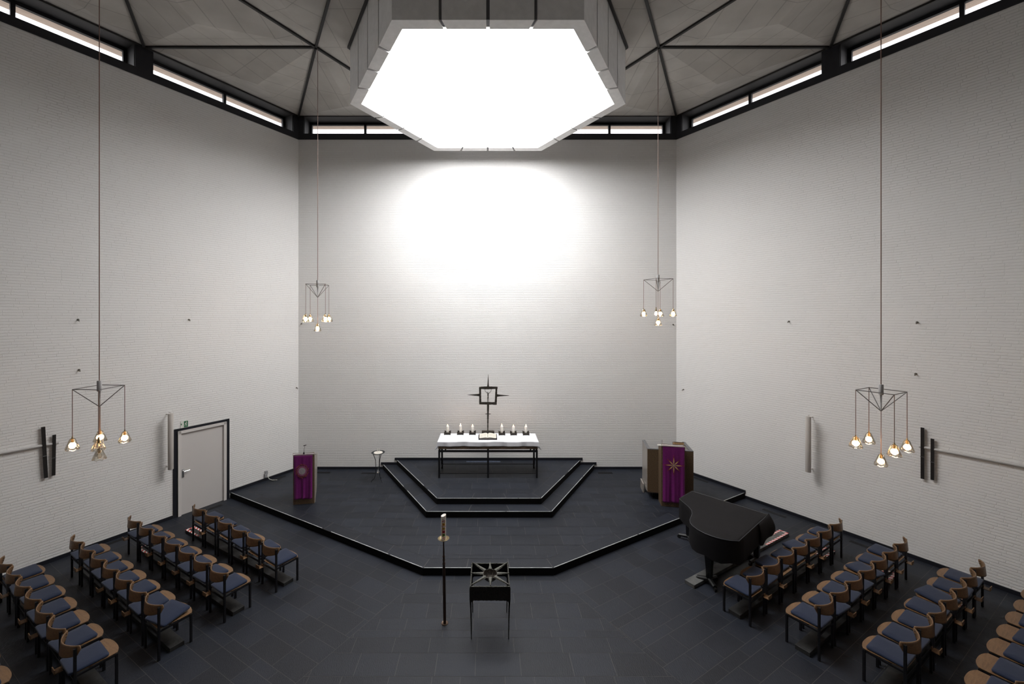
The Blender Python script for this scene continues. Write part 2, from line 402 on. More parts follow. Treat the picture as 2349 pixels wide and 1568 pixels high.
def quad_tiles(mb, a, b, bi, ai, z, step=.9, g=.0055):
    """border course between the outer edge a-b and the inner edge ai-bi"""
    a, b, ai, bi = map(Vector, (a, b, ai, bi)); n = max(1, round((b-a).length/step))
    for k in range(n):
        t0, t1 = k/n, (k+1)/n; o = .5*g/(b-a).length
        t0 += o; t1 -= o
        q = [a.lerp(b, t0), a.lerp(b, t1), ai.lerp(bi, t1), ai.lerp(bi, t0)]
        q = inset([tuple(v) for v in q], g/2); mb.a = .02+.96*rng.random()
        mb.add([(v[0], v[1], z) for v in q], [(0, 1, 2, 3)])

# platform outlines (front corners, then where they meet the walls)
PX = .02
def wall_hit(x, y, dx, dy):     # hit of a ray with the left (dx<0) or right wall line
    sgn = -1 if dx < 0 else 1
    p, q = (Vector(V[1]), Vector(V[0])) if sgn < 0 else (Vector(V[2]), Vector(V[3]))
    e = q-p; den = dx*e.y-dy*e.x; t = ((p.x-x)*e.y-(p.y-y)*e.x)/den
    return (x+dx*t, y+dy*t)
pA, pB = (-1.225, 7.98), (1.255, 7.98)
pWL, pWR = wall_hit(*pA, -.861, .508), wall_hit(*pB, .861, .508)
plat = ccw([pA, pB, pWR, V[2], V[1], pWL])
cx_ = .04; wl = 13.11
st1 = [(cx_-1.49, 9.97), (cx_+1.49, 9.97), (cx_+1.49+(wl-9.97)*.577, wl), (cx_-1.49-(wl-9.97)*.577, wl)]
st2 = [(cx_-1.288, 10.37), (cx_+1.288, 10.37), (cx_+1.288+(wl-10.37)*.577, wl), (cx_-1.288-(wl-10.37)*.577, wl)]
hexo = ccw([tuple(v) for v in V])

mb = MB(); mb.mi = 0; mb.a = .3
mb.add([(p[0], p[1], 0) for p in hexo], [tuple(range(6))]); mb.mi = 1
sd = Vector((-.5, -.866))
def side(p, d, keep_left):      # half-plane normal for clip()
    n = (d[1], -d[0]) if keep_left else (-d[1], d[0]); return n, n[0]*p[0]+n[1]*p[1]
reg = clip(hexo, (0, 1), 7.98)
n1, d1 = side(pA, (-.5, -.866), True); n2, d2 = side(pB, (.5, -.866), False)
centre = clip(clip(reg, n1, d1), n2, d2)
if abs(area(centre)) < 1: raise RuntimeError('sector')
leftr = clip(hexo, (-n1[0], -n1[1]), -d1)
e = (pWL[0]-pA[0], pWL[1]-pA[1]); n3 = (-e[1], e[0])
if n3[0]*(V[0][0]-pA[0])+n3[1]*(V[0][1]-pA[1]) > 0: n3 = (e[1], -e[0])
leftr = clip(leftr, n3, n3[0]*pA[0]+n3[1]*pA[1])
rightr = clip(hexo, (-n2[0], -n2[1]), -d2)
e = (pWR[0]-pB[0], pWR[1]-pB[1]); n4 = (-e[1], e[0])
if n4[0]*(V[3][0]-pB[0])+n4[1]*(V[3][1]-pB[1]) > 0: n4 = (e[1], -e[0])
rightr = clip(rightr, n4, n4[0]*pB[0]+n4[1]*pB[1])
tiles(mb, centre, 0, .002, rows=[.17, .36, .25, .36, .26, .15, .29, .40, .3, .4])
tiles(mb, leftr, math.radians(-30.6), .002, origin=pA, lens=(.4, .7))
tiles(mb, rightr, math.radians(30.6), .002, origin=pB, lens=(.4, .7))
tag(mb.build('floor', [GROUT, SLATE], flipfix=False), kind='structure')

def step(name, poly, z0, z1, border, walls, lab):
    poly = ccw(poly); mb = MB(); mb.mi = 0; mb.a = .3
    mb.prism(poly, z0, z1-.003); mb.mi = 1
    ins = inset(poly, [0 if i in walls else border for i in range(len(poly))]); n = len(poly)
    ep = inset(poly, .0)
    for i in range(n):
        if i not in walls: quad_tiles(mb, poly[i], poly[(i+1) % n], ins[(i+1) % n], ins[i], z1)
    tiles(mb, ins, 0, z1)
    mb.mi = 2; mb.a = .3
    o = mb.build(name, [GROUT, SLATE, RISER], flipfix=False); tag(o, lab, 'platform', kind='structure')
    # black risers and the thin worn edge strip
    for i in range(n):
        if i in walls: continue
        p, q = Vector(poly[i]), Vector(poly[(i+1) % n]); e = (q-p).normalized(); m = Vector((e.y, -e.x))
        r = MB(); a, b = p-e*.0, q+e*.0
        k = .012
        pts = [p+m*k-e*k*.3, q+m*k+e*k*.3, q, p]
        r.prism([tuple(v) for v in pts], z0, z1-.004); r.build('riser', RISER, o)
        u = MB(); L = (q-p).length; x = .02
        while x < L-.05:
            seg = min(L-.02-x, rng.uniform(1.1, 2.6)); a, b = p+e*x, p+e*(x+seg)
            pts = [a+m*.004, b+m*.004, b-m*.010, a-m*.010]
            u.prism([tuple(v) for v in pts], z1-.002, z1+.003); x += seg+rng.choice((.02, .05, .3))
        u.build('edge_strip', EDGE, o)
    return o
# edges counter-clockwise; wall sides carry no riser
pl = ccw(plat)
def wall_sides(poly):
    out = []
    for i in range(len(poly)):
        p, q = poly[i], poly[(i+1) % len(poly)]
        for (a, b) in ((V[0], V[1]), (V[1], V[2]), (V[2], V[3])):
            def on(r): return abs((b[0]-a[0])*(r[1]-a[1])-(b[1]-a[1])*(r[0]-a[0])) < .05
            if on(p) and on(q): out.append(i)
    return out
step('trim_1', pl, 0, .14, .30, wall_sides(pl), 'broad slate platform one step high below the altar steps')
step('trim_2', ccw(st1), .14, .28, .36, wall_sides(ccw(st1)), 'lower trapezoid slate step around the altar')
step('trim_3', ccw(st2), .28, .42, .30, wall_sides(ccw(st2)), 'top trapezoid slate step that the altar stands on')

def wall(name, k, windows=False, door=None):
    a, b = Vector(V[k]), Vector(V[(k+1) % 6]); e = b-a; L = e.length; rz = math.atan2(e.y, e.x)
    top = ZW if windows else ZCEIL+.1
    mb = MB(); T = .45
    if door:
        x0, x1, h = door
        mb.box((0, 0, 0), (x0, T, top)); mb.box((x1, 0, 0), (L, T, top)); mb.box((x0, 0, h), (x1, T, top)); mb.box((x0, .16, 0), (x1, T, h))
    else: mb.box((0, 0, 0), (L, T, top))
    o = mb.build(name, BRICK, flipfix=False); o.location = (a.x, a.y, 0); o.rotation_euler = (0, 0, rz); tag(o, kind='structure')
    return o, a, rz, L
DOOR = (8.60-.0, 9.78, 2.10)
LW = (Vector(V[1])-Vector(V[0])).length
def left_t(px):                 # distance from the rear-left corner along the left wall of a photo column
    c = (px-X0)/F; e = (Vector(V[1])-Vector(V[0])).normalized(); a = Vector(V[0]); t = (c*a.y-a.x)/(e.x-c*e.y); return t
def right_t(px):
    c = (px-X0)/F; a = Vector(V[2]); e = (Vector(V[3])-a).normalized(); t = (c*a.y-a.x)/(e.x-c*e.y); return t
def left_z(px, py):
    t = left_t(px); D = V[0][1]+(V[1][1]-V[0][1])*t/LW; return ZC-(py-Y0)*D/F
def right_z(px, py):
    t = right_t(px); D = V[2][1]+(V[3][1]-V[2][1])*t/LW; return ZC-(py-Y0)*D/F
DOOR = (left_t(402), left_t(522), 2.11)
wl_o, wl_a, wl_rz, _ = wall('wall_left', 0, True, DOOR)
wb_o, wb_a, wb_rz, LB = wall('wall_back', 1, True)
wr_o, wr_a, wr_rz, _ = wall('wall_right', 2, True)
wall('wall_rear_right', 3); wall('wall_rear', 4); wall('wall_rear_left', 5)
FR = {0: (wl_a, wl_rz), 1: (wb_a, wb_rz), 2: (wr_a, wr_rz)}

# skirting, stepping up with the platforms
def skirt(name, k, segs):
    a, rz = FR[k]; mb = MB()
    for x0, x1, z in segs: mb.box((x0, -.022, z), (x1, .0, z+.075))
    o = mb.build(name, BLACKTRIM); o.location = (a.x, a.y, 0); o.rotation_euler = (0, 0, rz); tag(o, kind='structure')
tWL = (Vector(pWL)-Vector(V[0])).length; tWR = (Vector(pWR)-Vector(V[2])).length
skirt('baseboard_left', 0, [(0, DOOR[0]-.06, 0), (DOOR[1]+.06, tWL, 0), (tWL-.03, LW, .14)])
s1a, s1b = st1[3][0]+5.92, st1[2][0]+5.92; s2a, s2b = st2[3][0]+5.92, st2[2][0]+5.92
skirt('baseboard_back', 1, [(0, s1a, .14), (s1a-.07, s2a, .28), (s2a-.07, s2b+.07, .42), (s2b, s1b+.07, .28), (s1b, LB, .14)])
skirt('baseboard_right', 2, [(0, tWR+.03, .14), (tWR, LW, 0)])

# clerestory: beam, posts, soffit, eave, window bays
wn = 0
for k in (0, 1, 2):
    a, rz = FR[k]; L = LB if k == 1 else LW; u = L/3
    mb = MB(); mb.box((0, -.03, ZW), (L, .50, ZB))
    for i in range(4):
        x = i*u; x0, x1 = max(0, x-.17), min(L, x+.17); mb.box((x0, -.005, ZB), (x1, .50, ZCEIL))
    o = mb.build('trim_%d' % (4+3*k), DARKBEAM); o.location = (a.x, a.y, 0); o.rotation_euler = (0, 0, rz); tag(o, kind='structure')
    mb = MB(); mb.box((0, 0, ZCEIL-.035), (L, .50, ZCEIL+.02))
    for i in range(3):           # grey lining of every window reveal
        x = i*u; mb.box((x+.17, .03, ZB), (x+.185, .5, ZCEIL)); mb.box((x+u-.185, .03, ZB), (x+u-.17, .5, ZCEIL))
    o = mb.build('trim_%d' % (5+3*k), CHEEK); o.location = (a.x, a.y, 0); o.rotation_euler = (0, 0, rz); tag(o, kind='structure')
    mb = MB(); mb.box((-.3, .50, ZCEIL+.0), (L+.3, .96, ZCEIL+.1))
    o = mb.build('trim_%d' % (6+3*k), EAVE); o.location = (a.x, a.y, 0); o.rotation_euler = (0, 0, rz); tag(o, kind='structure')
    for i in range(3):
        wn += 1; x = i*u; xa, xb = x+.185, x+u-.185; xm = (xa+xb)/2; f = MB(); y0, y1 = .40, .48
        f.box((xa, y0, ZB), (xa+.075, y1, ZCEIL-.035)); f.box((xb-.075, y0, ZB), (xb, y1, ZCEIL-.035))
        f.box((xa, y0, ZCEIL-.11), (xb, y1, ZCEIL-.035)); f.box((xa, y0, ZB), (xb, y1, ZB+.06)); f.box((xm-.035, y0, ZB), (xm+.035, y1, ZCEIL-.05))
        o = f.build('window_%d' % wn, DARKBEAM); o.location = (a.x, a.y, 0); o.rotation_euler = (0, 0, rz); tag(o, kind='structure')
        for (p, q) in ((xa+.07, xm-.03), (xm+.03, xb-.07)):
            gmb = MB(); gmb.box((p, .44, ZB+.05), (q, .447, ZCEIL-.10)); gmb.build('pane', WGLASS, o)

# door
a, rz = FR[0]; d0, d1, dh = DOOR
f = MB(); f.box((d0-.05, -.02, 0), (d0+.05, .03, dh+.05)); f.box((d1-.05, -.02, 0), (d1+.04, .03, dh+.05)); f.box((d0, -.02, dh-.01), (d1, .03, dh+.05))
door = f.build('door_1', BLACKTRIM); door.location = (a.x, a.y, 0); door.rotation_euler = (0, 0, rz); tag(door, kind='structure')
f = MB(); f.box((d0+.045, -.045, 0), (d0+.115, .06, dh-.01)); f.box((d1-.115, -.045, 0), (d1-.045, .06, dh-.01)); f.box((d0+.045, -.045, dh-.08), (d1-.045, .06, dh-.01))
f.build('door_frame', FRAMEWHITE, door, bevel=.003)
f = MB(); f.box((d0, 0, -.03), (d1, .17, .004)); f.build('leak_filler', RISER, door)  # dark filler added below the door leaf, blocks the outside light leak
f = MB(); f.box((d0+.11, .0, .006), (d1-.11, .045, dh-.075)); leaf = f.build('door_leaf', DOORWHITE, door, bevel=.002)
f = MB(); hx = d0+.165; f.box((hx-.022, -.012, .93), (hx+.022, 0, 1.13)); f.tube([(hx, -.01, 1.08), (hx, -.06, 1.08)], .011, 10); f.tube([(hx, -.055, 1.08), (hx+.13, -.055, 1.085)], .010, 10)
f.build('door_handle', CHROME, leaf, smooth=True)

# ------------------------------------------------------------------ ceiling: triangular lattice with hanging pyramids
cy0 = 13.11; RH = A*math.sqrt(3)/2*(10.16/ (3*A*math.sqrt(3)/2))   # row depth fitted to the room depth
RH = (13.11-2.95)/3
def node(r, i):                 # row r from the back wall (0..6), i-th node of the row
    n = 4+r if r <= 3 else 10-r
    hw = (5.92+(12.07-5.92)/3*r) if r <= 3 else (12.07-(12.07-5.92)/3*(r-3))
    return (-hw+2*hw*i/(n-1), 13.11-RH*r if r <= 3 else 2.95-(r-3)*(2.95+7.2)/3)
tris = []; edges = set()
def tri(a, b, c):
    tris.append((a, b, c))
    for p, q in ((a, b), (b, c), (c, a)): edges.add(tuple(sorted((p, q))))
for r in range(6):
    n0 = 4+r if r <= 3 else 10-r; n1_ = 4+r+1 if r+1 <= 3 else 10-(r+1)
    if n1_ > n0:
        for i in range(n0): tri((r, i), (r+1, i), (r+1, i+1))
        for i in range(n0-1): tri((r, i), (r, i+1), (r+1, i+1))
    else:
        for i in range(n0-1): tri((r, i), (r, i+1), (r+1, i))
        for i in range(n1_-1): tri((r, i+1), (r+1, i), (r+1, i+1))
CN = (1, 2); cxy = Vector(node(*CN)); SC = Vector((.01, 9.73))
me = bpy.data.meshes.new('ceiling'); vv = []; ff = []; uvs = []
for T3 in tris:
    if CN in T3: continue
    pts = [Vector(node(*t)) for t in T3]; c = (pts[0]+pts[1]+pts[2])/3
    up = sum(1 for t in T3 if t[0] == min(t[0] for t in T3)) == 1     # a single node in the row nearer the back wall
    th = 0 if not up else math.radians(-30)*(1 if c.x < 0 else -1)
    base = len(vv); vv += [(p.x, p.y, ZCEIL) for p in pts]+[(c.x, c.y, ZCEIL-.265)]
    for i in range(3):
        ff.append((base+i, base+(i+1) % 3, base+3))
        for p in (pts[i], pts[(i+1) % 3], c): uvs.append(((p.x-c.x)*math.cos(th)+(p.y-c.y)*math.sin(th)+.2, -(p.x-c.x)*math.sin(th)+(p.y-c.y)*math.cos(th)+.5))
ring = [node(0, 1), node(0, 2), node(1, 3), node(2, 3), node(2, 2), node(1, 1)]
hx_ = lambda s, z, i: (SC.x+s*math.cos(math.radians(120-60*i)), SC.y+s*math.sin(math.radians(120-60*i)), z)
for i in range(6):
    base = len(vv); q = [(*ring[i], ZCEIL), (*ring[(i+1) % 6], ZCEIL), hx_(3.25, ZCEIL, i+1), hx_(3.25, ZCEIL, i)]
    vv += q; ff.append((base, base+1, base+2, base+3)); uvs += [(p[0], p[1]) for p in q]
me.from_pydata(vv, [], ff); me.materials.append(BOARD); ul = me.uv_layers.new(name='UVMap')
for i, u_ in enumerate(uvs): ul.data[i].uv = u_
ceil = bpy.data.objects.new('ceiling', me); COL.objects.link(ceil); tag(ceil, kind='structure')
for (p, q) in sorted(edges):
    a_, b_ = Vector(node(*p)), Vector(node(*q))
    if a_.y < -1 and b_.y < -1: continue
    if CN in (p, q): continue
    if p[0] == 0 and q[0] == 0: continue
    e = (b_-a_).normalized(); m = Vector((-e.y, e.x))*.026; r = MB()
    r.prism([tuple(a_-m), tuple(b_-m), tuple(b_+m), tuple(a_+m)], ZCEIL-.05, ZCEIL+.01); r.build('rib', RIB, ceil)
mb = MB(); mb.prism([(v[0]*1.05, (v[1]-2.9)*1.05+2.9) for v in hexo], ZCEIL+.45, ZCEIL+.5)  # unseen slab added over the ceiling to keep sky light from leaking in
tag(mb.build('trim_13', RISER), kind='structure')

# ------------------------------------------------------------------ skylight shaft hanging from the ceiling
sky = empty('skylight_shaft', (SC.x, SC.y, 9.86)); tag(sky, 'large hexagonal white skylight shaft hanging from the ceiling over the altar', 'skylight')
SO, SI, HZ = 3.20, 2.94, ZCEIL+.03-9.86; HG = .38
def hv(s, i): return Vector((s*math.cos(math.radians(120-60*i)), s*math.sin(math.radians(120-60*i))))
for i in range(6):
    o0, o1, i0, i1 = hv(SO, i), hv(SO, i+1), hv(SI, i), hv(SI, i+1); g = .029/SO
    for k in range(4):
        t0, t1 = k/4+(g if k else 0), (k+1)/4-(g if k < 3 else 0)
        a_, b_, c_, d_ = o0.lerp(o1, t0), o0.lerp(o1, t1), i0.lerp(i1, t1), i0.lerp(i1, t0)
        m = MB(); th = .03; oa = (i0-o0).normalized()*0
        # outer skin, bottom lip and inner skin of one panel
        m.prism([tuple(a_), tuple(b_), tuple(b_.lerp(c_, .15)), tuple(a_.lerp(d_, .15))], .03, HZ)
        m.prism([tuple(a_), tuple(b_), tuple(c_), tuple(d_)], 0, .03)
        m.build('side_panel', PANEL, sky)
    m = MB(); lo = [o0.lerp(i0, .17), o1.lerp(i1, .17), o1.lerp(i1, .8), o0.lerp(i0, .8)]
    m.prism([tuple(v) for v in lo], .032, HZ-.01); m.build('channel', PANELDARK, sky)
    m = MB(); m.prism([tuple(i0.lerp(o0, .10)), tuple(i1.lerp(o1, .10)), tuple(i1), tuple(i0)], .03, HZ); m.build('inner_lining', PANEL, sky)
    r0, r1 = hv(3.265, i), hv(3.265, i+1); q0, q1 = hv(3.21, i), hv(3.21, i+1)
    m = MB(); m.prism([tuple(r0), tuple(r1), tuple(q1), tuple(q0)], HZ-.075, HZ-.028); m.build('ceiling_trim', RIB, sky)
m = MB(); m.prism([tuple(hv(2.935, i)) for i in range(6)], HG, HG+.03); m.build('glazing', GLAZE, sky)

# ------------------------------------------------------------------ things on the walls
def on_wall(k, x, y, z):        # y is measured into the room
    a, rz = FR[k]; e = Vector((math.cos(rz), math.sin(rz))); n = Vector((math.sin(rz), -math.cos(rz)))
    p = a+e*x+n*y; return Vector((p.x, p.y, z))
# exit sign
xs = (left_t(415.2)+left_t(430))/2; zs = left_z(422.5, 976.5)
es = empty('exit_sign', on_wall(0, xs, .0, zs+.045), FR[0][1]); tag(es, 'small green emergency exit sign with a running figure above the white door', 'sign')
m = MB(); m.box((-.085, -.012, -.085), (.085, 0, .085)); m.build('panel', SIGNWHITE, es, bevel=.002)
m = MB(); m.box((-.012, -.0145, -.076), (.077, -.012, .076)); m.box((-.077, -.0145, -.012), (-.058, -.012, .03)); m.build('green_field', GREEN, es)
m = MB(); ox = .032; y = -.017
def stroke(m, p, q, w, y0=-.0165, y1=-.0145):
    p, q = Vector(p), Vector(q); e = (q-p).normalized(); n = Vector((-e.y, e.x))*w/2
    pts = [p-n, q-n, q+n, p+n]; m.add([(v.x, y0, v.y) for v in pts], [(0, 1, 2, 3)])
for p, q, w_ in (((ox+.006, .038), (ox-.006, 0), .017), ((ox-.004, .002), (ox+.014, -.02), .011), ((ox+.014, -.02), (ox+.010, -.05), .010), ((ox-.006, .002), (ox-.012, -.026), .010), ((ox-.012, -.026), (ox-.030, -.040), .009),
                 ((ox+.006, .03), (ox+.026, .012), .008), ((ox+.002, .03), (ox-.018, .022), .008), ((ox-.018, .022), (ox-.022, .002), .007), ((-.045, 0), (-.02, 0), .012), ((-.03, .018), (-.012, 0), .01), ((-.03, -.018), (-.012, 0), .01)): stroke(m, p, q, w_)
m.add([(ox+.009+.010*math.cos(t*PI/5), y+.0005, .052+.010*math.sin(t*PI/5)) for t in range(10)], [tuple(range(10))])
m.build('running_figure', SIGNWHITE, es)

def column_speaker(k, px, ptop, pbot, D, label):
    top, bot = W(px, ptop, D), W(px, pbot, D); h = top.z-bot.z
    o = empty('column_speaker', (bot.x, bot.y, bot.z), FR[k][1]); tag(o, label, 'speaker', 'column speakers on the side walls')
    m = MB(); r = .058; m.lathe([(0, 0), (r*.9, 0), (r, .012), (r, h-.012), (r*.92, h), (0, h)], 28); m.build('tube', SPEAKER, o, smooth=True)
    return o, None
for k, px, a1, a2, lab in ((0, 391.5, 948, 1076, 'tall beige tubular speaker on the left wall beside the white door'), (2, 1853.8, 954.5, 1082, 'tall beige tubular speaker on the right wall above the front row chairs')):
    t = left_t(px) if k == 0 else right_t(px); Dw = (V[0][1]+(V[1][1]-V[0][1])*t/LW) if k == 0 else (V[2][1]+(V[3][1]-V[2][1])*t/LW)
    o, m = column_speaker(k, px, a1, a2, Dw-.19, lab)
    # bracket reaches back to the wall
    a, rz = FR[k]; n = Vector((math.sin(rz), -math.cos(rz))); dist = (Vector((o.location.x, o.location.y))-a).dot(n)
    m2 = MB()
    hh = o.children[0].dimensions.z if o.children else 1.3
    hh = (ZC-(a1-Y0)*(Dw-.19)/F)-o.location.z
    for z in (.03, hh-.05):
        m2 = MB(); m2.box((-.008, .03, z), (.008, dist, z+.014)); m2.box((-.014, dist-.006, z-.006), (.014, dist, z+.02)); m2.build('bracket', SPEAKER, o)
    m2 = MB(); m2.tube([(0, 0, hh-.002), (0, 0, hh+.02), (0, .1, hh+.02)], .005, 8); m2.build('cable', SPEAKER, o)

# narrow black bars on both side walls
def bar(k, p0, p1, wpx, label):
    tf = left_t if k == 0 else right_t; zf = left_z if k == 0 else right_z
    t0, t1 = tf(p0[0]), tf(p1[0]); z0, z1 = zf(*p0), zf(*p1)
    wd = abs(tf(p0[0]+wpx/2)-tf(p0[0]-wpx/2)); tm, zm = (t0+t1)/2, (z0+z1)/2
    o = empty('wall_bar', on_wall(k, tm, .045, zm), FR[k][1]); tag(o, label, 'wall bar', 'narrow black bars on the side walls')
    m = MB(); hl = (z0-z1)/2; dx = (t0-t1)/2
    m.add([(dx-wd/2, -.012, hl), (dx+wd/2, -.012, hl), (-dx+wd/2, -.012, -hl), (-dx-wd/2, -.012, -hl), (dx-wd/2, .012, hl), (dx+wd/2, .012, hl), (-dx+wd/2, .012, -hl), (-dx-wd/2, .012, -hl)],
          [(0, 1, 2, 3), (7, 6, 5, 4), (0, 4, 5, 1), (1, 5, 6, 2), (2, 6, 7, 3), (3, 7, 4, 0)]); m.build('bar', BARBLACK, o)
    m = MB(); zc = -hl*.15; m.box((-wd/2-.004, -.02, zc), (wd/2+.004, -.011, zc+.014)); m.build('clip', CHROME, o)
    m = MB(); m.box((-.012, .011, -.03), (.012, .045, .0)); m.build('wall_bracket', BARBLACK, o)
bar(0, (97.3, 978), (104, 1094.5), 9, 'longer narrow black bar on the left wall, the one further from the door')
bar(0, (122.7, 996), (121.3, 1089), 8, 'shorter narrow black bar on the left wall, the one nearer the door')
bar(2, (2117.7, 979.5), (2117.7, 1096.5), 8, 'longer narrow black bar on the right wall behind the hanging lamps')
bar(2, (2140.6, 1005), (2140.2, 1099), 8, 'shorter narrow black bar on the right wall at the start of the pale pipe')
# horizontal pipes
def pipe(k, t0, z0, t1, z1, lab):
    a = on_wall(k, t0, .03, z0); b = on_wall(k, t1, .03, z1); m = MB(); m.tube([a, b], .028, 10)
    tag(m.build('wall_pipe', PIPE, smooth=True), lab, 'pipe')
pipe(0, left_t(133), left_z(133, 1014), .5, left_z(133, 1014)-.0, 'pale painted pipe running along the left wall behind the black bars')
pipe(2, right_t(2110), right_z(2110, 1023), LW-.5, right_z(2110, 1023), 'pale painted pipe running along the right wall behind the black bars')
# hooks
for k, px, py, lab in ((0, 179, 733, 'small dull hook high on the left wall above the near hanging lamp'), (0, 433, 733, 'small dull hook on the left wall high above the white door'), (0, 181, 848, 'small dull hook on the left wall just above the near hanging lamp frame'),
                   (2, 2104, 739, 'upper small dull hook on the right wall beside the near hanging lamp cord'), (2, 2101, 857, 'lower small dull hook on the right wall beside the near hanging lamp frame'), (2, 1810, 737, 'small dull hook on the right wall between the two hanging lamps'),
                   (1, 692, 742, 'small dull hook on the back wall beside the left far lamp'), (1, 1544, 744, 'small dull hook on the back wall beside the right far lamp'), (0, 680, 889, 'small dull hook on the left wall right beside the back corner'), (2, 1568, 893, 'small dull hook on the right wall right beside the back corner')):
    if k == 0: t, z = left_t(px), left_z(px, py)
    elif k == 2: t, z = right_t(px), right_z(px, py)
    else: t, z = (px-X0)*13.11/F+5.92, ZC-(py-Y0)*13.11/F
    m = MB(); p = on_wall(k, t, 0, z); q = on_wall(k, t, .06, z); r_ = on_wall(k, t, .065, z-.035); m.tube([p, q, r_], .009, 8); m.tube([p, p+(q-p)*.15], .022, 10)
    tag(m.build('wall_hook', HOOK, smooth=True), lab, 'hook', 'small hooks on the brick walls')
# sockets and cable on the left wall, end of the platform
ts = left_t(609.5)
o = empty('junction_box', on_wall(0, ts, 0, left_z(609.5, 1083)), FR[0][1]); tag(o, 'small grey junction box low on the left wall above the platform', 'socket')
m = MB(); m.box((-.04, -.05, -.05), (.04, 0, .05)); m.build('housing', SOCKET, o, bevel=.004)
o = empty('floor_socket', on_wall(0, left_t(608), 0, .30), FR[0][1]); tag(o, 'small pale socket with a cable end at the foot of the left wall', 'socket')
m = MB(); m.box((-.04, -.06, -.045), (.04, 0, .045)); m.build('housing', SOCKET, o, bevel=.004)
m = MB(); m.tube([(.03, -.06, -.01), (.05, -.12, -.10), (.1, -.2, -.14), (.2, -.28, -.148)], .008, 8); m.tube([(.03, -.03, .04), (.032, -.03, .12)], .006, 8); m.build('cable', CABLE, o, smooth=True)

# ------------------------------------------------------------------ floor grilles
def grille(c, L, Wd, rz, lab, M=GRILLE, z=None):
    o = empty('floor_grille', (c.x, c.y, c.z+.002), rz); tag(o, lab, 'grille', 'dark heating grilles in the floor')
    m = MB(); m.box((-L/2, -Wd/2, 0), (L/2, Wd/2, .003)); m.build('plate', M, o)
    m = MB()
    for i in range(9): y = -Wd/2+Wd*(i+.5)/9; m.box((-L/2+.01, y-.002, .003), (L/2-.01, y+.002, .006))
    m.build('slat_field', M, o)
rl, rr = FR[0][1], FR[2][1]
for px, py, z, L, rz, lab in ((741, 1083.5, .14, .46, 0, 'dark floor grille by the back wall just right of the left lectern'), (846, 1085, .14, .46, 0, 'dark floor grille by the back wall behind the iron plant stand'),
        (1388, 1084.5, .14, .46, 0, 'dark floor grille by the back wall just right of the altar steps'), (638, 1097, .14, .46, rl, 'dark floor grille on the platform along the left wall'),
        (1608, 1100, .14, .46, rr, 'dark floor grille on the platform along the right wall behind the pulpit'), (1776, 1177, 0, .55, rr, 'dark floor grille by the right wall behind the piano'),
        (488, 1165, 0, .45, rl, 'dark floor grille in front of the white door'), (262, 1243, 0, .55, rl, 'dark floor grille by the left wall between the second and third chair rows'), (1982, 1252, 0, .5, rr, 'dark floor grille by the right wall between the first two chair rows')):
    grille(P(px, py, z), L, .10, rz, lab)
o = P(1109, 1058.5, .42); grille(o, 1.05, .085, 0, 'blue grey worn metal grille on the floor behind the altar', GRILLEBLUE)

# ------------------------------------------------------------------ chairs
def make_chair():
    c = empty('stacking_chair', (0, 0, 0)); LX, LY = .224, .205
    # seat: plywood with a rounded front edge, gently dished
    N = 15; top = []
    m = MB(); poly = []
    for i in range(N):
        s = -1+2*i/(N-1); x = .225*s; yf = .215+.055*(1-abs(s)**2.6)
        poly.append((x, yf))
    poly += [(.225, .10), (.205, -.10), (.195, -.185), (.17, -.20), (-.17, -.20), (-.195, -.185), (-.205, -.10), (-.225, .10)]
    n = len(poly); V3 = []; ctr = (0, .02)
    for z, rs in ((.441, 1), (.430, 1)):
        for (x, y) in poly: V3.append((x, y, z-.006*max(0, 1-abs(x)/.225)))
    m.add(V3, [tuple(range(n)), tuple(range(2*n-1, n-1, -1))]+[(i, (i+1) % n, n+(i+1) % n, n+i) for i in range(n)])
    m.build('seat', OAK, c, bevel=.003)
    # backrest: bent plywood band between the rear posts
    def back(u_, v_):
        s = -1+2*u_; zt = .790-.004*s*s; zb = .630+.040*abs(s)**1.6
        yy = -LY-.062+.098*abs(s)**2-.016*(1-v_)
        xe = .232+.022*(1-abs(v_-.62)/.62)
        return (xe*s, yy+.02*abs(s)**6*(1-abs(v_-.62)/.62), zb+(zt-zb)*v_)
    m = MB(); m.grid(back, 25, 9); m.build('backrest', OAK, c, smooth=True, solid=.011, angle=80)
    m = MB()
    for s in (-1, 1):
        for dz in (-.018, .018): m.tube([(s*.222, -LY+.018, .735+dz), (s*.222, -LY+.034, .735+dz)], .006, 8)
    m.build('screws', STEELBLACK, c)
    for sx_ in (-1, 1):
        m = MB(); m.box((sx_*LX-.015, -LY-.015, 0), (sx_*LX+.015, -LY+.015, .765)); m.build('leg', STEELBLACK, c, bevel=.003)
        m = MB(); m.box((sx_*LX-.015, LY-.015, 0), (sx_*LX+.015, LY+.015, .428)); m.build('leg', STEELBLACK, c, bevel=.003)
    m = MB()
    for s in (-1, 1): m.box((s*LX-.008, -LY, .400), (s*LX+.008, LY, .425))
    m.box((-LX, -LY-.01, .365), (LX, -LY+.008, .385)); m.box((-LX, LY-.012, .395), (LX, LY+.006, .42)); m.box((-LX, -.06, .395), (LX, -.035, .42))
    m.build('seat_frame', STEELBLACK, c)
    return c
